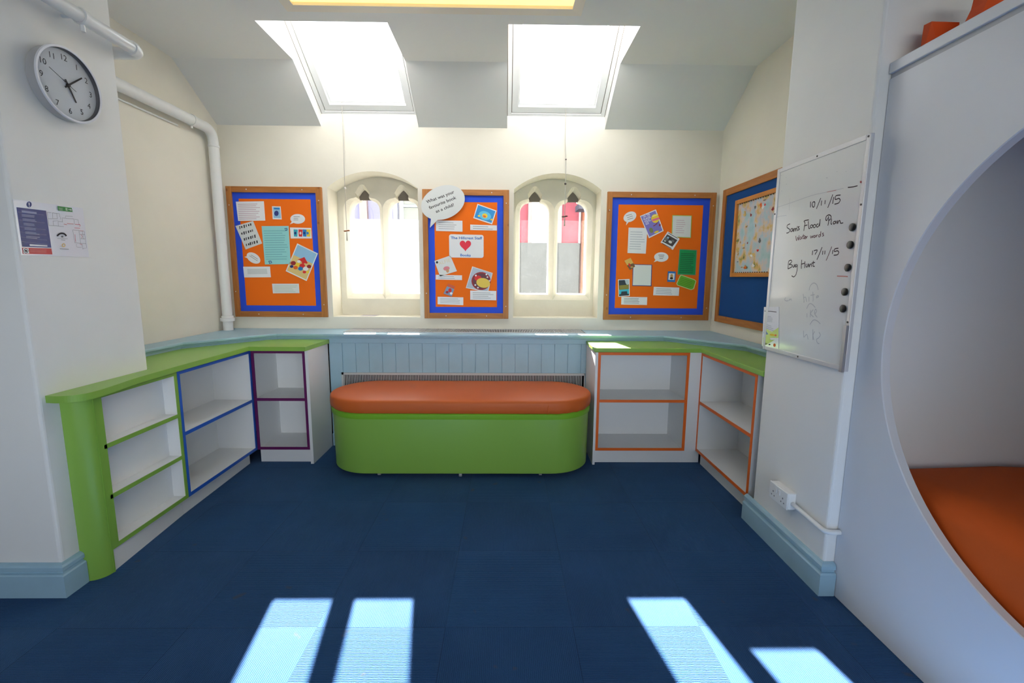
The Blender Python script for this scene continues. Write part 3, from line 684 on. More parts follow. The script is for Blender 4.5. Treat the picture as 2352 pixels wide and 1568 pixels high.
# board 2
def S2(n='note'): return Sheet(zb2, 1, YP, -1, n)
s = S2('book_cover').sheet(q4((606,280),(787,346),(744,476),(566,416)), paper).poly(q4((612,292),(776,350),(738,462),(576,408)), mat('cover_blue', (30,140,208), .4))
s.ell((676,392), 60, 40, mat('cover_blue_light', (90,190,226), .4), 20).ell((676,394), 26, 22, yellow, 20).ell((672,400), 16, 10, orange_edge, 20).ell((620,395), 12, 8, yellow).ell((740,430), 12, 8, yellow)
s.done('tilted white-edged blue picture-book cover at the top right of the middle notice board', 'book cover', GP2)
def slip(z, pts, n, label, grp, mm=paper, pr=None, name='typed_slip'):
    s = Sheet(z, 1, YP, -1, name).sheet(pts, mm); x0, y0 = pts[0]; x1, y1 = pts[1]; x2, y2 = pts[3]
    k = .1; s.lines((x0+(x1-x0)*k, y0+(y2-y0)*.12), (x1-(x1-x0)*k, y1+(y2-y0)*.12), (x2+(x1-x0)*k, y2-(y2-y0)*.12), n, pr or print_grey, .3).done(label, 'paper', grp)
slip(zb2, q4((210,437),(463,441),(464,545),(212,537)), 4, 'white typed slip just below the tail of the big speech bubble', GP2)
slip(zb2, q4((537,477),(789,485),(790,534),(537,529)), 2, 'narrow white slip under the blue book cover on the middle notice board', GP2)
# rounded title card with the heart
rr = 22; x0, y0, x1, y1 = 336, 569, 664, 793; pts = []
for cx, cy, a0 in ((x1-rr, y0+rr+6, -90), (x1-rr, y1-rr, 0), (x0+rr+2, y1-rr-4, 90), (x0+rr, y0+rr, 180)):
    for i in range(7): t = math.radians(a0+90*i/6); pts.append((cx+rr*math.cos(t), cy+rr*math.sin(t)))
s = S2('title_card').sheet(pts, paper)
s.words('The Hillcrest Staff', (352,614), (650,618), 24, text_blue, .022).words('Books', (443,778), (541,780), 24, text_blue, .022)
hp = []
for i in range(40):
    t = 2*PI*i/40; hp.append((491+54*math.sin(t)**3*1.0, 672-3.6*(13*math.cos(t)-5*math.cos(2*t)-2*math.cos(3*t)-math.cos(4*t))))
s.poly(hp, heart_red).done('white rounded card with blue lettering and a red heart', 'sign', GP2)
s = S2('book_cover').sheet(q4((197,822),(348,770),(411,918),(250,968)), paper_g)
s.words('ALFIE', (240,862), (352,826), 32, mat('pale_gold_print', (226,212,180), .6)).ell((222,835), 11, 11, print_dark).ell((312,893), 30, 20, mat('soft_pink', (216,130,140), .5), -10).ell((322,915), 14, 18, mat('soft_tan', (206,150,110), .5))
s.done('tilted cream picture-book cover with a pink splash, left side of the middle notice board', 'book cover', GP2)
slip(zb2, q4((210,953),(459,958),(459,1003),(210,998)), 2, 'narrow white slip under the cream book cover on the middle notice board', GP2)
s = S2('book_cover').sheet(q4((556,873),(750,936),(706,1120),(495,1078)), paper_g).poly(q4((562,882),(742,940),(702,1110),(503,1072)), mat('blue_grey_print', (178,190,206), .5))
s.ell((640,1012), 92, 86, maroon).ell((640,1012), 78, 72, mat('dark_wine', (96,44,60), .5)).ell((610,985), 34, 26, redp)
for x, y in ((590,960),(700,975),(585,1050),(610,1075),(690,950),(720,1010)): s.ell((x,y), 8, 8, paper)
s.ell((660,1030), 66, 46, mat('mustard_print', (226,196,78), .5), 12).done('tilted grey book cover with a wine-red disc, low on the middle notice board', 'book cover', GP2)
s = Sheet(zb2, 1, YP-.0016, -1, 'typed_slip').sheet(q4((537,1102),(784,1106),(783,1195),(537,1190)), paper)
s.lines((560,1114),(765,1117),(560,1180), 4, print_grey, .3).done('white typed slip under the disc book cover on the middle notice board', 'paper', GP2)
s = S2('picture_card').sheet(q4((328,1036),(394,1062),(362,1164),(281,1134)), mat('faded_orange', (206,90,50), .5)).poly(q4((316,1062),(386,1090),(362,1158),(284,1130)), mat('card_blue', (120,150,180), .5)).ell((345,1100), 16, 20, redp).ell((318,1118), 14, 12, maroon).ell((356,1130), 12, 12, paper)
s.done('tiny tilted orange and blue picture card low on the middle notice board', 'card', GP2)
slip(zb2, q4((228,1161),(471,1167),(471,1241),(228,1232)), 4, 'white typed slip lowest on the middle notice board', GP2)
# the big question bubble stands proud over the frame corner
s = Sheet(zb2, 1, YFR-.0018, -1, 'speech_bubble', .002).sheet(bubble((279,268), 214, 156, -22, (155,507), 64), paper_g)
s.h = .0023
s.words('What was your', (126,278), (388,178), 30, print_dark, .012).words('favourite book', (152,332), (406,232), 30, print_dark, .012).words('as a child?', (214,367), (386,300), 28, print_dark, .012)
s.done('big white speech bubble asking a question, stuck over the corner of the middle notice board', 'speech bubble', GP2)
# board 3
def S3(n='note'): return Sheet(zb3, 1, YP, -1, n)
s = S3('speech_bubble').sheet(bubble((358,362), 64, 46, -28, (322,442)), paper)
for a, b_ in (((322,352),(376,338)), ((332,370),(384,355)), ((336,388),(388,374))): s.stroke([a, b_], .0035, print_mid, False)
s.done('tilted speech bubble at the top left of the third notice board', 'speech bubble', GP3)
slip(zb3, q4((346,464),(524,468),(508,711),(335,705)), 8, 'upright white handwritten sheet partly under the lavender book cover', GP3, paper, mat('grey_handwriting', (196,198,206), .7), 'letter')
s = Sheet(zb3, 1, YP-.0016, -1, 'book_cover').sheet(q4((453,355),(604,292),(678,496),(538,565)), paper).poly(q4((462,360),(599,303),(667,491),(543,551)), lav)
s.words('OH, THE', (486,372), (550,346), 20, paper, .02).words('PLACES', (492,398), (556,372), 20, paper, .02).words("YOU'LL", (500,422), (558,398), 20, paper, .02).words('GO!', (510,440), (540,428), 17, paper, .02)
s.ell((598,378), 38, 42, yellow).poly(q4((566,388),(634,366),(637,384),(570,406)), pinkp).poly(q4((572,352),(612,338),(622,346),(566,366)), mat('pale_lemon', (246,232,140), .5))
s.stroke([(620,415),(606,432),(580,450)], .006, maroon).ell((560,490), 18, 26, mat('olive_print', (120,130,80), .5), -20).ell((610,505), 24, 9, yellow, -22).ell((642,440), 8, 12, maroon)
s.done('tilted lavender book cover with white lettering and a yellow and pink balloon shape', 'book cover', GP3)
s = S3('letter').sheet(q4((760,346),(945,350),(936,563),(752,555)), mat('lime_mount', (170,200,90), .6)).poly(q4((766,353),(939,356),(930,556),(759,549)), paper_g).lines((800,385),(905,388),(790,520), 7, mat('pinkish_handwriting', (206,176,190), .7), .25, .6)
s.done('lime-edged white handwritten sheet at the top right of the third notice board', 'paper', GP3)
s = Sheet(zb3, 1, YP-.0016, -1, 'photo_card').sheet(q4((716,501),(830,570),(764,676),(648,605)), paper).poly(q4((712,528),(808,583),(760,645),(664,596)), mat('photo_dark', (70,64,66), .5))
for x, y, a, c in ((700,572,20,print_mid),(740,600,18,paper_g),(720,560,12,skyp),(765,590,14,print_mid),(735,570,10,print_dark),(690,590,9,paper_g)): s.ell((x,y), a, a*.7, c, 30)
s.stroke([(722,515),(810,566)], .0045, print_dark, False).stroke([(662,612),(752,662)], .0045, print_dark, False).done('tilted black-and-white photo card in the middle of the third notice board', 'card', GP3)
s = S3('letter').sheet(q4((828,668),(994,676),(980,916),(808,910)), mat('green_mount', (110,140,110), .6)).poly(q4((834,674),(987,682),(974,909),(815,903)), green_paper).lines((842,700),(975,706),(826,895), 11, mat('dark_green_ink', (16,104,60), .7), .45, .8)
s.done('upright dark green sheet of handwriting on the right side of the third notice board', 'paper', GP3)
s = S3('speech_bubble').sheet(bubble((655,743), 67, 45, 0, (583,792)), paper)
for a, b_ in (((628,724),(684,724)), ((634,741),(680,741)), ((638,758),(672,757))): s.stroke([a, b_], .0045, print_mid, False)
s.done('speech bubble in the centre of the third notice board', 'speech bubble', GP3)
s = S3('letter').sheet(q4((385,810),(568,815),(562,1020),(380,1016)), navyp).poly(q4((392,816),(562,820),(556,1013),(385,1010)), paper_g).done('plain square white sheet with a thin navy mount on the third notice board', 'paper', GP3)
s = Sheet(zb3, 1, YP-.0016, -1, 'picture_card').sheet(q4((305,778),(364,750),(408,832),(358,866)), mat('golden_print', (226,180,90), .5)).poly(q4((330,822),(392,800),(408,832),(358,866)), mat('brown_print', (120,84,50), .5)).ell((354,818), 9, 18, redp, -20).ell((376,838), 14, 8, mat('tan_print', (190,150,90), .5)).done('tiny golden picture card at the corner of the square white sheet', 'card', GP3)
s = S3('book_cover').sheet(q4((246,956),(354,951),(356,1112),(250,1120)), paper).poly(q4((252,962),(348,958),(350,1106),(256,1113)), mat('night_print', (26,44,56), .4)).poly(q4((310,960),(348,958),(349,1000),(330,1008),(318,990)), mat('pale_grey_print', (190,200,206), .5))
s.poly(q4((254,1050),(349,1044),(350,1090),(255,1096)), mat('cyan_print', (50,180,206), .4)).poly(q4((258,1012),(346,1004),(347,1046),(259,1054)), mat('olive_lettering', (140,130,50), .5)).poly(q4((278,1070),(330,1066),(336,1104),(270,1106)), mat('night_print', (26,44,56), .4))
s.done('dark book cover with a cyan band at the lower left of the third notice board', 'book cover', GP3)
s = S3('picture_card').sheet(q4((718,877),(793,880),(786,980),(711,977)), mat('card_border_blue', (30,110,186), .5)).poly(q4((727,896),(783,898),(778,960),(722,958)), paper).ell((754,924), 13, 20, mat('tan_print', (190,150,90), .5)).ell((752,944), 16, 10, print_dark).done('small blue-bordered picture card left of the lime sheet', 'card', GP3)
s = S3('note_card').sheet(q4((842,910),(970,955),(987,970),(965,1045),(938,1056),(808,1012),(798,995),(830,922)), mat('pale_lime_mount', (200,216,150), .6)).poly(q4((846,918),(966,960),(980,972),(958,1040),(936,1048),(812,1006),(806,994),(836,926)), lime_paper).lines((845,935),(965,975),(822,1010), 5, mat('dark_lime_ink', (78,140,32), .7), .3, .8)
s.done('tilted lime green note with rounded corners on the third notice board', 'paper', GP3)
slip(zb3, q4((584,1025),(826,1032),(821,1110),(578,1105)), 4, 'white typed slip under the blue-bordered card on the third notice board', GP3)
slip(zb3, q4((277,1120),(522,1123),(519,1197),(275,1193)), 4, 'white typed slip lowest on the third notice board', GP3, paper, print_mid)

# ================================================================ NAVY BOARD and the framed map in the right alcove
r = thing('notice_board', 'navy felt board in a pine frame on the side wall, partly behind the whiteboard', 'notice board', (XR, 3.2, 1.0), 'pine-framed notice boards')
x0, x1, ya, yb, za, zb_ = XR-.022, XR-.001, 2.56, 3.782, 1.005, 2.062; fw = .05
MB().box(x0, x1, yb-fw, yb, za, zb_, pine_z).build('frame_rail', r, bevel=.002); MB().box(x0, x1, ya, ya+fw, za, zb_, pine_z).build('frame_rail', r, bevel=.002)
MB().box(x0+.001, x1, ya+fw, yb-fw, zb_-.052, zb_, pine_y).build('frame_rail', r, bevel=.002); MB().box(x0+.001, x1, ya+fw, yb-fw, za, za+.052, pine_y).build('frame_rail', r, bevel=.002)
MB().box(XR-.010, XR-.0015, ya+fw, yb-fw, za+.052, zb_-.052, navy_felt).build('felt_panel', r)
mp = thing('framed_map', 'framed illustrated map in pale pine pinned on the navy felt board', 'map', (XR-.012, 3.1, 1.385))
x0, x1, ya, yb, za, zb_ = XR-.030, XR-.0105, 2.70, 3.555, 1.372, 1.945; fw = .03
MB().box(x0, x1, yb-fw, yb, za, zb_, pale_pine_z).build('frame_rail', mp, bevel=.002); MB().box(x0, x1, ya, ya+fw, za, zb_, pale_pine_z).build('frame_rail', mp, bevel=.002)
MB().box(x0+.001, x1, ya+fw, yb-fw, zb_-fw, zb_, pale_pine_y).build('frame_rail', mp, bevel=.002); MB().box(x0+.001, x1, ya+fw, yb-fw, za, za+fw, pale_pine_y).build('frame_rail', mp, bevel=.002)
def map_mat():
    m = bpy.data.materials.new('illustrated_map_print'); m.use_nodes = True; n = m.node_tree; b = n.nodes['Principled BSDF']; b.inputs['Roughness'].default_value = .25; k = n.links.new
    tc = n.nodes.new('ShaderNodeTexCoord'); t = n.nodes.new('ShaderNodeTexNoise'); t.inputs['Scale'].default_value = 11; t.inputs['Detail'].default_value = 6
    cr = n.nodes.new('ShaderNodeValToRGB'); e = cr.color_ramp.elements
    e[0].position = .0; e[0].color = (*lin((130,196,204)), 1); e[1].position = .42; e[1].color = (*lin((184,212,222)), 1)
    for p, c in ((.5, (206,208,218)), (.56, (226,208,190)), (.64, (222,190,120)), (.7, (150,160,110)), (.76, (150,90,70))):
        q = e.new(p); q.color = (*lin(c), 1)
    k(tc.outputs['Object'], t.inputs[0]); k(t.outputs[0], cr.inputs[0]); k(cr.outputs[0], b.inputs['Base Color']); return m
b = MB(); b.box(XR-.014, XR-.011, ya+fw, yb-fw, za+fw, zb_-fw, map_mat()); X = XR-.0144
random.seed(3)
for i in range(46):
    yy, zz = random.uniform(ya+fw+.02, yb-fw-.02), random.uniform(za+fw+.02, zb_-fw-.02); w_, h_ = random.uniform(.005, .022), random.uniform(.004, .016)
    c = random.choice([redp, sandp, mat('olive_print', (120,130,80), .5), orange_edge, paper, mat('tan_print', (190,150,90), .5), maroon, print_mid])
    P = [Vector((X-.00005*i, yy+w_*math.cos(t)*(1+.35*math.sin(3*t+i)), zz+h_*math.sin(t)*(1+.3*math.cos(2*t+i)))) for t in [2*PI*j/12 for j in range(12)]]
    b.add(P, tessellate_polygon([P]), c)
n = 26
for i in range(n):                      # black and white border
    y = ya+fw+(yb-ya-2*fw)*i/n
    for z in (za+fw, zb_-fw-.006): b.quad((X, y, z), (X, y+.016, z), (X, y+.016, z+.006), (X, y, z+.006), print_dark)
b.build('map_sheet', mp)

# ================================================================ WHITEBOARD
zw = zf(1740, 380, 6.03); zw6 = zf(1740, 600, 6.03); XW = XPR-.018
wb = thing('whiteboard', 'tall aluminium-framed whiteboard with handwriting, on the right pier', 'whiteboard', (XPR, 2.06, 1.0))
c = [on(p, 0, XW) for p in ((1784.5, 391), (2002.5, 302), (1752, 803.4), (1938, 850.5))]
ya, yb = (c[1].y+c[3].y)/2, (c[0].y+c[2].y)/2; za, zb_ = (c[2].z+c[3].z)/2, (c[0].z+c[1].z)/2; f = .020
for a in ((ya, ya+f, za, zb_), (yb-f, yb, za, zb_), (ya+f, yb-f, za, za+f), (ya+f, yb-f, zb_-f, zb_)): MB().box(XW, XPR-.0015, a[0], a[1], a[2], a[3], alu_w if a[0] != ya else alu_w).build('frame_rail', wb, bevel=.002)
wsf = MB().box(XW+.004, XPR-.002, ya+f, yb-f, za+f, zb_-f, board_white).build('writing_surface', wb)
b = MB(); zz = on((1942, 746), 0, XW).z
b.box(XW-.012, XW-.001, ya-.001, ya+.016, za-.002, zz, alu); b.build('frame_bracket', wb)
for y, z in ((ya+.01, zb_-.01), (ya+.01, zb_-.26), (yb-.01, zb_-.22), ((ya+yb)/2, za+.01), ((ya+yb)/2, zb_-.01), (ya+.012, zz+.012)): b = MB(); b.lathe([(0, -.002), (.004, -.0015), (.0045, .002)], (XW, y, z), (1, 0, 0), black, 10); b.build('screw', wb)
XS = XW+.0038
class Lines:                              # strokes grouped into lines of writing by their rows
    def __init__(s, z, name, rows): s.z, s.name, s.rows, s.d = z, name, rows, {}
    def stroke(s, st, w, m):
        k = min(range(len(s.rows)), key=lambda i: abs(s.rows[i][1]-st[0][1]-(st[0][0]-s.rows[i][0])*s.rows[i][2]))
        if k not in s.d: s.d[k] = Sheet(s.z, 0, XS, -1, s.name); s.d[k].h = .0002
        s.d[k].stroke(st, w, m)
    def done(s):
        for q in s.d.values(): q.b.build(s.name, wsf)
def WS(z=zw): s = Sheet(z, 0, XS, -1, 'handwriting'); s.h = .0002; return s
s = Lines(zw, 'handwriting', [(940, 480, -.1), (800, 840, -.17), (730, 985, -.15), (940, 1190, -.08), (620, 1365, -.06)]); wk = .0042
for st in [[(735,500),(732,580)], [(790,500),(765,510),(757,545),(770,577),(788,562),(795,520),(786,500)], [(875,450),(845,525),(815,600)], [(888,485),(882,555)], [(938,480),(932,535)], [(1042,400),(1010,490),(972,585)], [(1055,435),(1040,530)], [(1150,408),(1085,420),(1078,470),(1125,455),(1144,480),(1120,520),(1065,535)],
  [(450,808),(415,825),(410,858),(440,880),(447,903),(428,928),(400,935)], [(482,868),(460,885),(462,915),(482,903),(487,870),(491,917)], [(500,870),(503,915),(510,878),(523,872),(526,910),(532,875),(544,870),(549,907)], [(553,838),(550,860)], [(581,845),(562,852),(570,868),(580,884),(556,896)],
  [(710,752),(645,768),(656,800),(640,905)], [(645,838),(690,822)], [(703,770),(706,840),(712,872),(728,868)], [(752,820),(732,835),(738,862),(758,855),(763,830),(750,820)], [(792,815),(772,830),(778,860),(800,850),(805,825),(790,815)], [(842,808),(818,820),(822,852),(845,840),(862,790),(868,742),(858,842)],
  [(982,700),(985,770),(974,832)], [(975,722),(958,762),(943,742),(955,702),(990,683),(1017,702),(1010,742),(982,762)], [(1026,735),(1016,800),(1030,815)], [(1078,768),(1050,785),(1052,808),(1075,800),(1086,770),(1090,806)], [(1105,760),(1109,805),(1122,770),(1140,764),(1150,798),(1186,793)],
  [(612,1305),(607,1365),(605,1430)], [(655,1325),(652,1420)], [(605,1366),(655,1352)], [(430,1325),(424,1380),(420,1430)], [(430,1325),(462,1310),(472,1338),(436,1370),(470,1372),(474,1402),(420,1432)], [(490,1372),(490,1402),(506,1404),(515,1368),(519,1406)], [(541,1368),(522,1385),(528,1405),(545,1390),(549,1370),(546,1450),(530,1512),(500,1542),(472,1525)],
  [(672,1360),(672,1398),(690,1402),(701,1358),(705,1406)], [(716,1360),(718,1406),(729,1370),(744,1366),(749,1402)], [(773,1320),(768,1390),(792,1394)], [(748,1352),(796,1340)],
  [(762,1178),(758,1240)], [(780,1180),(828,1172),(795,1232)], [(893,1130),(860,1215),(822,1305)], [(905,1180),(900,1235)], [(935,1178),(930,1230)], [(1045,1170),(1035,1225)], [(1120,1145),(1070,1155),(1065,1190),(1108,1180),(1124,1205),(1105,1235),(1055,1241)], [(1250,303),(1320,296),(1385,280)]]: s.stroke(st, wk, ink)
for st in [[(528,975),(540,1040),(558,992),(568,1035),(576,965)], [(602,985),(585,1000),(590,1023),(605,1010),(611,990),(616,1020)], [(635,950),(631,1005),(646,1012)], [(618,980),(655,970)], [(650,1000),(668,990),(660,980),(648,1000),(655,1014),(670,1008)], [(673,980),(676,1010),(682,988),(694,980)],
  [(733,970),(740,1005),(755,975),(762,1000),(773,965)], [(791,965),(778,980),(785,998),(801,985),(790,965)], [(810,960),(813,992),(820,967),(834,962)], [(867,955),(845,968),(850,988),(868,975),(876,910),(872,982)], [(916,935),(898,942),(907,955),(917,968),(894,980)], [(1028,1122),(990,1220),(950,1315)]]: s.stroke(st, .0036, mat('maroon_marker_ink', (92, 44, 56), .6))
s.done()
s = Lines(zw6, 'faded_writing', [(700, 480, 0), (740, 690, 0), (760, 960, 0)])
for st in [[(632,450),(640,520),(646,562),(636,560)], [(640,505),(665,498),(680,560)], [(712,490),(712,556)], [(765,420),(770,520),(765,556)], [(735,470),(790,460)], [(815,500),(845,490),(835,474),(815,490),(822,512)], [(715,400),(730,340),(775,300),(820,325),(840,395)], [(390,500),(375,530),(400,548),(430,540)], [(450,515),(440,540),(465,520),(470,545)],
  [(685,720),(685,776)], [(735,675),(730,770)], [(770,668),(735,725),(776,770)], [(790,735),(818,690),(802,662),(790,720),(826,775)], [(680,655),(710,595),(750,590),(800,640)], [(636,960),(640,1050),(680,1010),(700,1082)], [(765,940),(765,1088)], [(792,970),(768,1020),(780,1088)], [(850,980),(870,1020),(845,1060),(815,1082),(830,1130),(857,1138)], [(725,875),(770,815),(820,820),(870,866)]]: s.stroke(st, .0038, ink_faint)
s.done()
s = WS()
s.stroke([(270,580),(450,520),(750,415),(900,380),(1190,315)], .0022, ink_faint); s.stroke([(452,450),(440,520),(438,620)], .0022, ink_faint2); s.stroke([(212,738),(300,705),(400,690)], .002, ink_faint)
s.stroke([(1100,1530),(1180,1533),(1250,1538)], .004, ink_red); s.stroke([(960,368),(1090,342)], .0022, ink_red); s.ell((1430,228), 13, 17, maroon)
for p, a in (((600,40),6),((330,140),8),((395,165),6),((305,242),10),((400,258),9),((335,352),8),((500,28),14),((960,170),14),((1100,85),9),((1225,80),8)): s.ell(p, a, a*.5, ink_faint2)
s.b.build('pen_marks', wsf)
mg = None
for i, (p, lab) in enumerate((((1957.2, 521.5), 'topmost of the five black magnets down the edge of the whiteboard'), ((1952.2, 562), 'second black magnet down the edge of the whiteboard'), ((1946.6, 614.5), 'middle one of the five black magnets on the whiteboard'), ((1939.6, 670), 'fourth black magnet down the edge of the whiteboard'), ((1935.6, 708.6), 'lowest of the five black magnets on the whiteboard'))):
    q = on(p, 0, XS-.005)
    if mg is None:
        b = MB(); b.lathe([(.0145, 0), (.0155, .002), (.0155, .007), (.013, .0088), (0, .009)], (0, 0, 0), (-1, 0, 0), black, 28); mg = b.build('magnet', smooth=True); o = mg
    else: o = mg.copy(); COL.objects.link(o)
    o.location = (XS-.0001, q.y, q.z); tag(o, lab, 'magnet', 'black magnets on the whiteboard')
s = Sheet(zw6, 0, XS-.0006, -1, 'leaflet', .0012).sheet(q4((92,632),(298,628),(292,1208),(62,1172)), laminate)
s.stroke([(95,688),(180,692),(262,702)], .004, print_mid, False)
s.lines((105,748),(215,760),(98,835), 5, print_grey, .35).lines((90,850),(235,905),(88,970), 5, print_grey, .25)
s.poly(q4((120,930),(200,975),(290,915),(288,1060),(170,1060),(180,1090),(240,1085),(130,1150),(75,1170),(72,1060),(110,1010)), mat('leaflet_lime', (206,226,120), .3)).poly(q4((80,985),(120,965),(150,1010),(90,1015)), mat('card_blue', (120,150,180), .5)).ell((205,1018), 40, 16, yellow, 8).ell((250,1024), 13, 14, orange_edge).ell((234,1160), 17, 24, orange_edge).ell((105,1140), 28, 12, mat('olive_print', (120,130,80), .5)).ell((165,1152), 14, 9, print_dark)
s.done('laminated leaflet with lime and orange pictures stuck in the lower corner of the whiteboard', 'leaflet')

# ================================================================ CLOCK, SAFETY POSTER on the left pier
ck = thing('wall_clock', 'round white wall clock with black numerals hung high on the left pier', 'clock', (XPL, 2.066, 2.143))
cc = Vector((XPL, 2.066, 2.143)); R = .147
case_m = mat('clock_case', (176, 176, 178), .35, .5); crim = mat('clock_rim', (222, 222, 228), .3, .5); face_m = mat('clock_face', (206, 208, 212), .5, .3)
b = MB(); b.lathe([(R-.012, .001), (R-.006, .006), (R-.002, .040), (R, .046)], cc, (1, 0, 0), case_m, 72); b.build('case', ck, smooth=True)
b = MB(); b.lathe([(R, .046), (R-.002, .052), (R-.009, .052), (R-.0105, .050)], cc, (1, 0, 0), crim, 72); b.lathe([(R-.0105, .050), (R-.013, .033)], cc, (1, 0, 0), mat('clock_rim_shade', (74, 74, 80), .4), 72); b.build('rim', ck, smooth=True)  # inner wall coloured dark to stand in for its shade
b = MB(); b.lathe([(0, .034), (R-.012, .034)], cc, (1, 0, 0), face_m, 72); fc = b.build('dial', ck)
ey, ez = Vector((0, 1, 0)), Vector((0, 0, 1)); b = MB(); b.keep = True
for h in range(1, 13):
    t = math.radians(30*h); ctr = cc+Vector((.0346, .108*math.sin(t), .104*math.cos(t)-.0085)); text(b, str(h), ctr, ey, ez, print_dark, height=.0225, bold=.0, centre=True)
b.build('numerals', fc)
def hand(name, deg, L, tail, w, x):
    t = math.radians(deg); d = Vector((0, math.sin(t), math.cos(t))); s_ = Vector((0, d.z, -d.y)); o = cc+Vector((x, 0, 0)); b = MB()
    b.prism([o-d*tail-s_*w, o+d*L-s_*w*.8, o+d*L+s_*w*.8, o-d*tail+s_*w], (.0012, 0, 0), print_dark); b.build(name, ck)
hand('hour_hand', 154, .066, .022, .0038, .037); hand('minute_hand', 51, .088, .022, .0034, .039); hand('second_hand', 296, .088, .034, .0009, .041)
b = MB(); b.lathe([(.0065, .034), (.0065, .043), (0, .0435)], cc, (1, 0, 0), print_dark, 20); b.build('hub', ck, smooth=True)
b = MB(); b.lathe([(0, .046), (R-.0135, .046)], cc, (1, 0, 0), glass, 72); b.build('cover_glass', ck)

zp = zf(20, 440, 9.8)
s = Sheet(zp, 0, XPL+.0006, 1, 'safety_poster', .0012).sheet(q4((85,165),(1660,372),(1805,1472),(272,1425)), laminate)
s.poly(q4((172,348),(840,428),(960,1262),(300,1240)), navyp); s.poly(q4((298,1258),(962,1278),(984,1412),(316,1398)), redpan)
s.ell((458,288), 60, 66, navyp).poly(q4((446,242),(468,246),(472,310),(452,308)), laminate).ell((464,332), 10, 10, laminate)
s.lines((290,415),(720,470),(296,470), 1, mat('faded_blue_print', (150,156,190), .4), .8)
for k in range(6): s.lines((290+20*k,500+98*k),(620+18*k,535+96*k),(296+20*k,560+98*k), 2, mat('faded_blue_print', (150,156,190), .4), .55, .75)
for y in (455, 635, 790, 905, 1022, 1120): s.stroke([(205+(y-455)*.13, y), (790+(y-455)*.13, y+70)], .0007, mat('faded_blue_print', (150,156,190), .4), False)
s.poly(q4((470,1182),(868,1208),(874,1236),(474,1220)), laminate); s.poly(q4((322,1272),(446,1278),(462,1390),(332,1388)), laminate).ell((390,1332), 52, 54, print_dark).ell((390,1332), 40, 42, laminate).ell((390,1332), 26, 24, print_dark).stroke([(352,1300),(430,1366)], .0022, print_dark, False)
for y in (1310, 1338, 1366): s.stroke([(480, y-14), (850, y)], .0009, mat('faded_red_print', (230,140,140), .4), False)
s.poly(q4((1098,322),(1420,365),(1440,460),(1115,425)), signgreen); s.stroke([(1345,402),(1408,410)], .0022, laminate, False).stroke([(1388,385),(1412,411),(1392,430)], .0018, laminate, False).poly(q4((1276,362),(1318,368),(1326,430),(1284,425)), mat('pale_green_print', (150,190,150), .4)).lines((1125,350),(1230,366),(1135,420), 3, mat('pale_green_print', (150,190,150), .4), .35)
for st in [[(865,465),(960,470)], [(985,476),(1080,488),(1095,490),(1145,496),(1150,560),(1170,590),(1165,625)], [(865,465),(905,760)], [(985,476),(990,600)], [(1080,488),(1095,605)], [(890,610),(1100,612)], [(905,760),(1050,768),(1240,788)], [(1000,660),(1110,655),(1120,770)], [(1120,672),(1210,678)], [(1000,660),(1010,765)], [(1200,590),(1330,605),(1470,615)], [(1490,622),(1560,630),(1580,740)], [(1275,590),(1278,548),(1440,560)], [(1205,600),(1215,690)], [(1470,615),(1480,730)],
  [(1440,860),(1540,870),(1580,868)], [(1440,860),(1490,1150)], [(1590,880),(1700,888),(1755,1270),(1670,1280)], [(1580,868),(1620,1160)], [(1490,1150),(1620,1160),(1740,1170)], [(1520,1180),(1530,1245),(1640,1255),(1630,1190)], [(1660,1190),(1670,1300)], [(1600,960),(1710,965)], [(1615,1060),(1725,1065)], [(1655,890),(1680,1060)]]: s.stroke(st, .0011, print_mid, False)
for st in [[(1310,715),(1460,730)], [(1490,735),(1610,745)], [(1240,730),(1310,745)], [(1480,815),(1605,825)], [(1490,960),(1510,1130)], [(1600,880),(1680,886)], [(1620,960),(1660,1010),(1640,1050)], [(1600,1175),(1660,1190)], [(1590,730),(1612,760),(1596,785)]]: s.stroke(st, .0018, mat('red_route', (196,70,80), .4), False)
for i in range(9): t = -1.05+2.1*i/8; s.ell((1195+110*math.sin(t), 1040-105*math.cos(t)), 15, 22, print_dark, math.degrees(t)*.9)
s.ell((1205,1012), 24, 20, print_mid).stroke([(1095,1048),(1325,1062)], .0011, print_mid, False).stroke([(1180,1084),(1272,1092)], .0014, print_mid, False).ell((1236,1205), 42, 42, mat('amber_print', (216,180,110), .4)).ell((1238,1205), 22, 22, laminate).stroke([(1150,1285),(1350,1296)], .0020, print_mid, False)
s.done('laminated safety notice with a navy panel and floor plan below the clock', 'notice')

# ================================================================ PIPES
def bend(pts, r, n=8):                  # polyline with rounded corners
    pts = [Vector(p) for p in pts]; out = [pts[0]]
    for i in range(1, len(pts)-1):
        a = (pts[i-1]-pts[i]).normalized(); c = (pts[i+1]-pts[i]).normalized(); p0, p1 = pts[i]+a*r, pts[i]+c*r
        for k in range(n+1):
            t = k/n; out.append((1-t)**2*p0+2*t*(1-t)*pts[i]+t*t*p1)
    return out+[pts[-1]]
pp = thing('heating_pipe', 'white painted pipe with a coupling running above the clock and turning into the alcove', 'pipe', (-1.80, 1.8, 2.43))
b = MB(); b.tube(bend([(-1.80, .3, 2.437), (-1.80, 2.435, 2.433), (-2.20, 2.435, 2.433)], .05), .0275, pvc, 20); b.build('pipe_run', pp, smooth=True)
def collar(root, p, ax, r, L, name='coupling'):
    b = MB(); b.lathe([(r*.9, 0), (r, .003), (r, L-.003), (r*.9, L)], p, ax, pvc, 28, True, True); return b.build(name, root, smooth=True)
yc = on((186, 30), 0, -1.80).y
collar(pp, (-1.80, yc-.014, 2.4345), (0, 1, 0), .0335, .028); collar(pp, (-1.80, 2.372, 2.433), (0, 1, 0), .0325, .024)
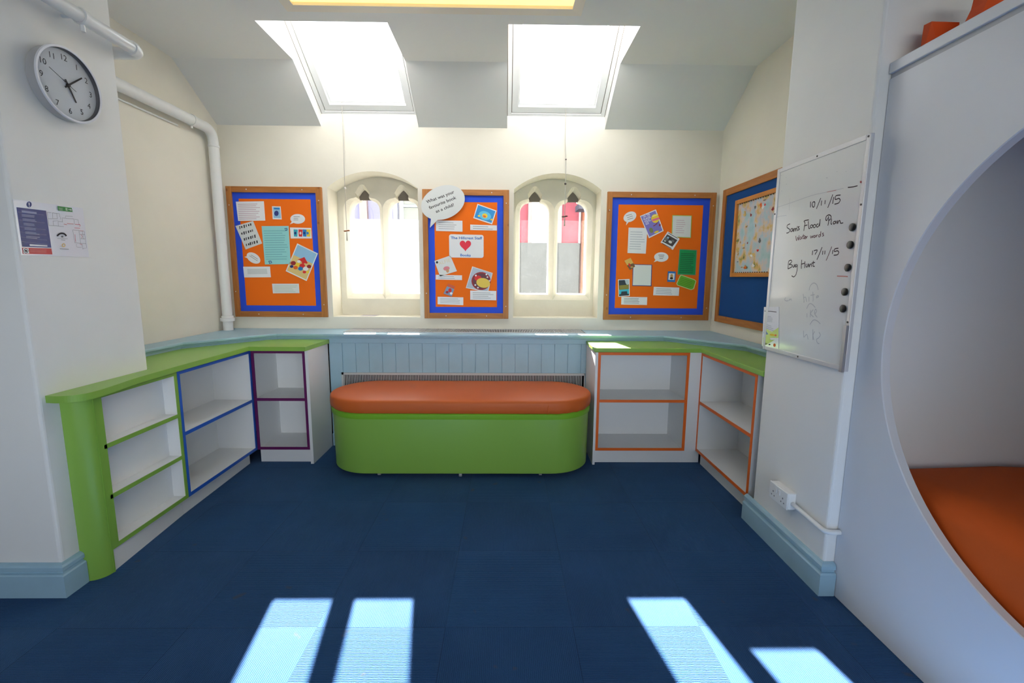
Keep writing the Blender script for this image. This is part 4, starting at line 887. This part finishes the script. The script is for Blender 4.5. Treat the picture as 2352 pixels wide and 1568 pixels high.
b = MB(); b.tube([(-1.80, yc, 2.405), (-1.80, yc, 2.376)], .009, pvc, 12); b.tube([(-1.812, yc, 2.437), (XPL+.001, yc, 2.437)], .008, pvc, 12); b.build('pipe_bracket', pp, smooth=True)
pq = thing('drop_pipe', 'thick white pipe along the alcove side wall and down past the first notice board', 'pipe', (-2.27, 3.735, ZL))
b = MB(); b.tube(bend([(-2.272, 2.385, 2.452), (-2.272, 3.735, 2.463), (-2.272, 3.735, ZL+.001)], .10, 10), .037, pvc, 22); b.build('pipe_run', pq, smooth=True)
collar(pq, (-2.272, 3.735, .985), (0, 0, 1), .0525, .03); collar(pq, (-2.272, 3.735, 1.012), (0, 0, 1), .043, .02); collar(pq, (-2.272, 3.735, 2.335), (0, 0, 1), .040, .02)
yk = on((436, 262), 0, -2.272).y
for y, n_ in ((yk, 'pipe_bracket'),):
    b = MB(); b.lathe([(.038, 0), (.0415, .001), (.0415, .019), (.038, .02)], (-2.272, y, 2.461), (0, 1, 0), pvc, 24); b.tube([(-2.30, y+.01, 2.461), (XL+.001, y+.01, 2.461)], .009, pvc, 10); b.tube([(-2.272, y+.01, 2.422), (-2.272, y+.01, 2.405)], .008, pvc, 10); b.build(n_, pq, smooth=True)
b = MB(); b.tube([(-2.322, 2.385, 2.395), (-2.322, 3.10, 2.398), (-2.322, 3.42, 2.402)], .0065, pvc, 10); cb = b.build('wall_cable', smooth=True); tag(recentre(cb), 'thin white cable run on the alcove wall under the thick pipe', 'cable')

# ================================================================ BLIND CORDS
def pull(label, top, knots, toggle, tail, tcol, kcol):
    t = on(top, 1, 3.868); r = thing('pull_cord', label, 'cord', (t.x, 3.868, t.z), 'pull cords of the roof windows')
    xk = on(toggle, 1, 3.868); e = on(tail, 1, 3.868)
    b = MB(); b.tube([t, (t.x+.0015, 3.868, t.z-.3), (xk.x, 3.868, (t.z+xk.z)/2), (xk.x, 3.868, xk.z)], .0026, cord_m, 8); b.build('cord', r)
    for kp, rad in knots:
        k = on(kp, 1, 3.868); b = MB(); b.lathe([(0, -rad), (rad*.75, -rad*.7), (rad, 0), (rad*.8, rad*.6), (0, rad)], (xk.x, 3.868, k.z), (0, 0, 1), kcol, 16); b.build('bead', r, smooth=True)
    b = MB(); b.tube([(xk.x-.024, 3.868, xk.z-.002), (xk.x-.015, 3.868, xk.z-.0025), (xk.x, 3.868, xk.z), (xk.x+.015, 3.868, xk.z+.003), (xk.x+.024, 3.868, xk.z+.002)], [.0045, .0062, .0048, .0062, .0045], tcol, 12); b.build('toggle', r, smooth=True)
    b = MB(); b.tube([(xk.x, 3.868, xk.z-.005), (xk.x, 3.868, xk.z-.02), (xk.x, 3.868, e.z+.004), (xk.x, 3.868, e.z)], [.003, .004, .0065, .004], mat('grey_tassel', (176, 172, 164), .8), 12); b.build('tassel', r, smooth=True)
pull('long white pull cord with a brown wooden toggle hanging before the first arched window', (784.5, 224), [((795, 432), .011)], (796.5, 530), (796.5, 553), mat('toggle_brown', (150, 82, 40), .5), mat('white_bead', (200, 198, 192), .4))
pull('shorter pull cord with a dark bead and dark toggle hanging before the second arched window', (1300, 232), [((1298, 366), .006), ((1295, 422), .0095)], (1297, 497), (1297, 519), mat('toggle_dark', (70, 46, 34), .5), mat('dark_bead', (50, 42, 40), .4))

# leaflet on the sill
b = MB(); pts = [on(zf(730, 370, 3.823)(x, y), 2, 1.0165) for x, y in ((430,1338),(555,1343),(500,1358),(372,1358))]
b.prism([Vector((p.x, max(3.905, min(4.09, p.y)), 1.0135)) for p in pts], (0, 0, .0012), mat('greyish_leaflet', (190, 182, 186), .5)); tag(recentre(b.build('leaflet')), 'greyish leaflet lying on the sill of the first arched window', 'leaflet')

# ================================================================ SOCKET and conduit on the right pier
sk = thing('double_socket', 'white double wall socket low on the whiteboard pier', 'socket', (XPR, 2.09, .31))
y0, y1, z0, z1 = 2.015, 2.163, .268, .352
MB().box(XPR-.036, XPR-.0005, y0+.002, y1-.002, z0+.001, z1-.001, pvc).build('back_box', sk, bevel=.004)
fp = MB().box(XPR-.045, XPR-.036, y0, y1, z0, z1, pvc).build('face_plate', sk, bevel=.004, seg=3)
for yc in (2.128, 2.050):
    b = MB()
    for dy, dz, w_, h_ in ((0, .006, .0035, .004), (-.011, -.014, .003, .0032), (.011, -.014, .003, .0032)): b.box(XPR-.0454, XPR-.0449, yc+dy-w_, yc+dy+w_, .305+dz-h_, .305+dz+h_, print_mid)
    b.build('pin_holes', fp)
for yc in (2.102, 2.078): MB().box(XPR-.049, XPR-.045, yc-.007, yc+.007, .315, .338, pvc).build('rocker_switch', fp, bevel=.001)
b = MB(); b.tube(bend([(XPR-.017, 2.014, .300), (XPR-.017, YPF-.018, .292), (1.4285, YPF-.018, .292)], .03), .0105, pvc, 16); cd = b.build('conduit', smooth=True); tag(recentre(cd), 'white conduit from the double socket round the pier corner to the den', 'conduit')

# ================================================================ CEILING LIGHTS
lamp_m = mat('lit_diffuser', (255, 236, 180), .5, .3, emit=(255, 226, 140), estr=LAMP); rim_m = mat('light_housing', (246, 236, 218), .4, .5)
def ceiling_light(label, x0, x1, y0, y1):
    r = thing('ceiling_light', label, 'ceiling light', ((x0+x1)/2, (y0+y1)/2, ZC), 'fluorescent ceiling lights')
    zb0 = 2.80; rw = .055; b = MB()
    def rect(i, z): return [(x0+i, y0+i, z), (x1-i, y0+i, z), (x1-i, y1-i, z), (x0+i, y1-i, z)]
    b.loft([rect(-.008, ZC-.0005), rect(-.004, zb0+.012), rect(0, zb0)], rim_m); b.loft([rect(0, zb0), rect(rw, zb0+.004), rect(rw, zb0+.03)], rim_m); b.build('housing', r)
    b = MB(); n = 8; rows = []
    for i in range(n+1):
        t = PI*i/n; rows.append([(x0+rw, (y0+y1)/2-((y1-y0)/2-rw)*math.cos(t), zb0+.022-.016*math.sin(t)), (x1-rw, (y0+y1)/2-((y1-y0)/2-rw)*math.cos(t), zb0+.022-.016*math.sin(t))])
    b.loft(rows, lamp_m, False); b.build('diffuser', r, smooth=True); return r
ceiling_light('lit fluorescent ceiling light with a warm diffuser just above the roof windows', -1.213, .410, 2.40, 2.758)
for i, y in enumerate((.6, -1.4)): ceiling_light(('added fluorescent ceiling light overhead, out of view, for fill light', 'added unseen fluorescent ceiling light farthest from the windows, for fill light')[i], -1.213, .410, y-.18, y+.18)  # two extra fixtures out of view, added to lift the room's light

# ================================================================ OUTSIDE
gm = mat('paving', (78, 77, 76), .9, var=.1)
go = MB().quad((-40, 4.35, -.3), (40, 4.35, -.3), (40, 60, -.3), (-40, 60, -.3), gm).build('ground'); struct(go, 'pale paving outside the windows')
YO = 7.5
def ox(px_): return on((px_, 480), 1, YO).x
ob = thing('outbuilding', 'red-walled outbuilding with a white door seen through the second arched window', 'building', (ox(1260), YO, -.3))
redw = mat('red_render', (134, 62, 74), .8, emit=None); whited = mat('white_joinery', (236, 238, 246), .5); pinkw = mat('pink_post_paint', (140, 122, 120), .7)
MB().box(ox(1100), ox(1331), YO, YO+.3, 1.9, 2.78, redw).build('wall', ob); MB().box(ox(1100), ox(1331), YO-.12, YO+.3, -.3, 1.9, mat('grey_plinth', (74, 78, 79), .8)).build('plinth', ob)
MB().box(ox(1221), ox(1279), YO-.05, YO-.001, 1.9, 2.76, whited).build('door', ob)
MB().box(ox(1213), ox(1221), YO-.07, YO-.001, 1.9, 2.78, pinkw).build('door_post', ob); MB().box(ox(1279), ox(1290), YO-.07, YO-.001, 1.9, 2.78, pinkw).build('door_post', ob)
MB().box(ox(1330), ox(1333), YO-.07, YO-.001, 1.9, 2.78, whited).build('corner_post', ob)
ob3 = thing('shed', 'brown timber shed with a dark roof at the edge of the second arched window', 'shed', (ox(1350), YO-.3, -.3))
MB().box(ox(1334), ox(1420), YO-.2, YO+.1, -.3, 2.78, mat('shed_timber', (130, 74, 52), .8)).build('wall', ob3); MB().box(ox(1316), ox(1420), YO-.6, YO-.25, 2.36, 2.44, mat('shed_roof', (62, 62, 76), .8)).build('canopy', ob3)
ob2 = thing('outbuilding', 'pale lavender outbuilding with a glazed porch seen through the first arched window', 'building', (ox(860), YO, -.3))
lavw = mat('lavender_render', (116, 116, 142), .8)
MB().box(ox(770), ox(918), YO, YO+.3, -.3, 2.78, lavw).build('wall', ob2); MB().box(ox(829), ox(846), YO-.08, YO-.001, -.3, 2.78, pinkw).build('post', ob2)
MB().box(ox(905), ox(914), YO-.04, YO-.001, -.3, 2.78, whited).build('post', ob2); MB().box(ox(915.5), ox(918.5), YO-.1, YO-.04, -.3, 2.78, mat('dark_downpipe', (84, 86, 100), .6)).build('downpipe', ob2)
MB().box(ox(918.5), ox(990), YO, YO+.3, -.3, 2.62, mat('porch_grey', (120, 124, 120), .7)).build('porch_wall', ob2); MB().box(ox(919), ox(964), YO-.05, YO-.001, 2.44, 2.48, mat('porch_rail', (120, 126, 134), .6)).build('porch_rail', ob2)
MB().box(ox(919), ox(927), YO-.06, YO-.001, -.3, 2.62, whited).build('post', ob2); MB().box(ox(924), ox(990), YO-.12, YO+.2, 2.62, 2.70, mat('porch_fascia', (236, 226, 214), .6)).build('porch_roof', ob2)
bpy.context.view_layer.update()
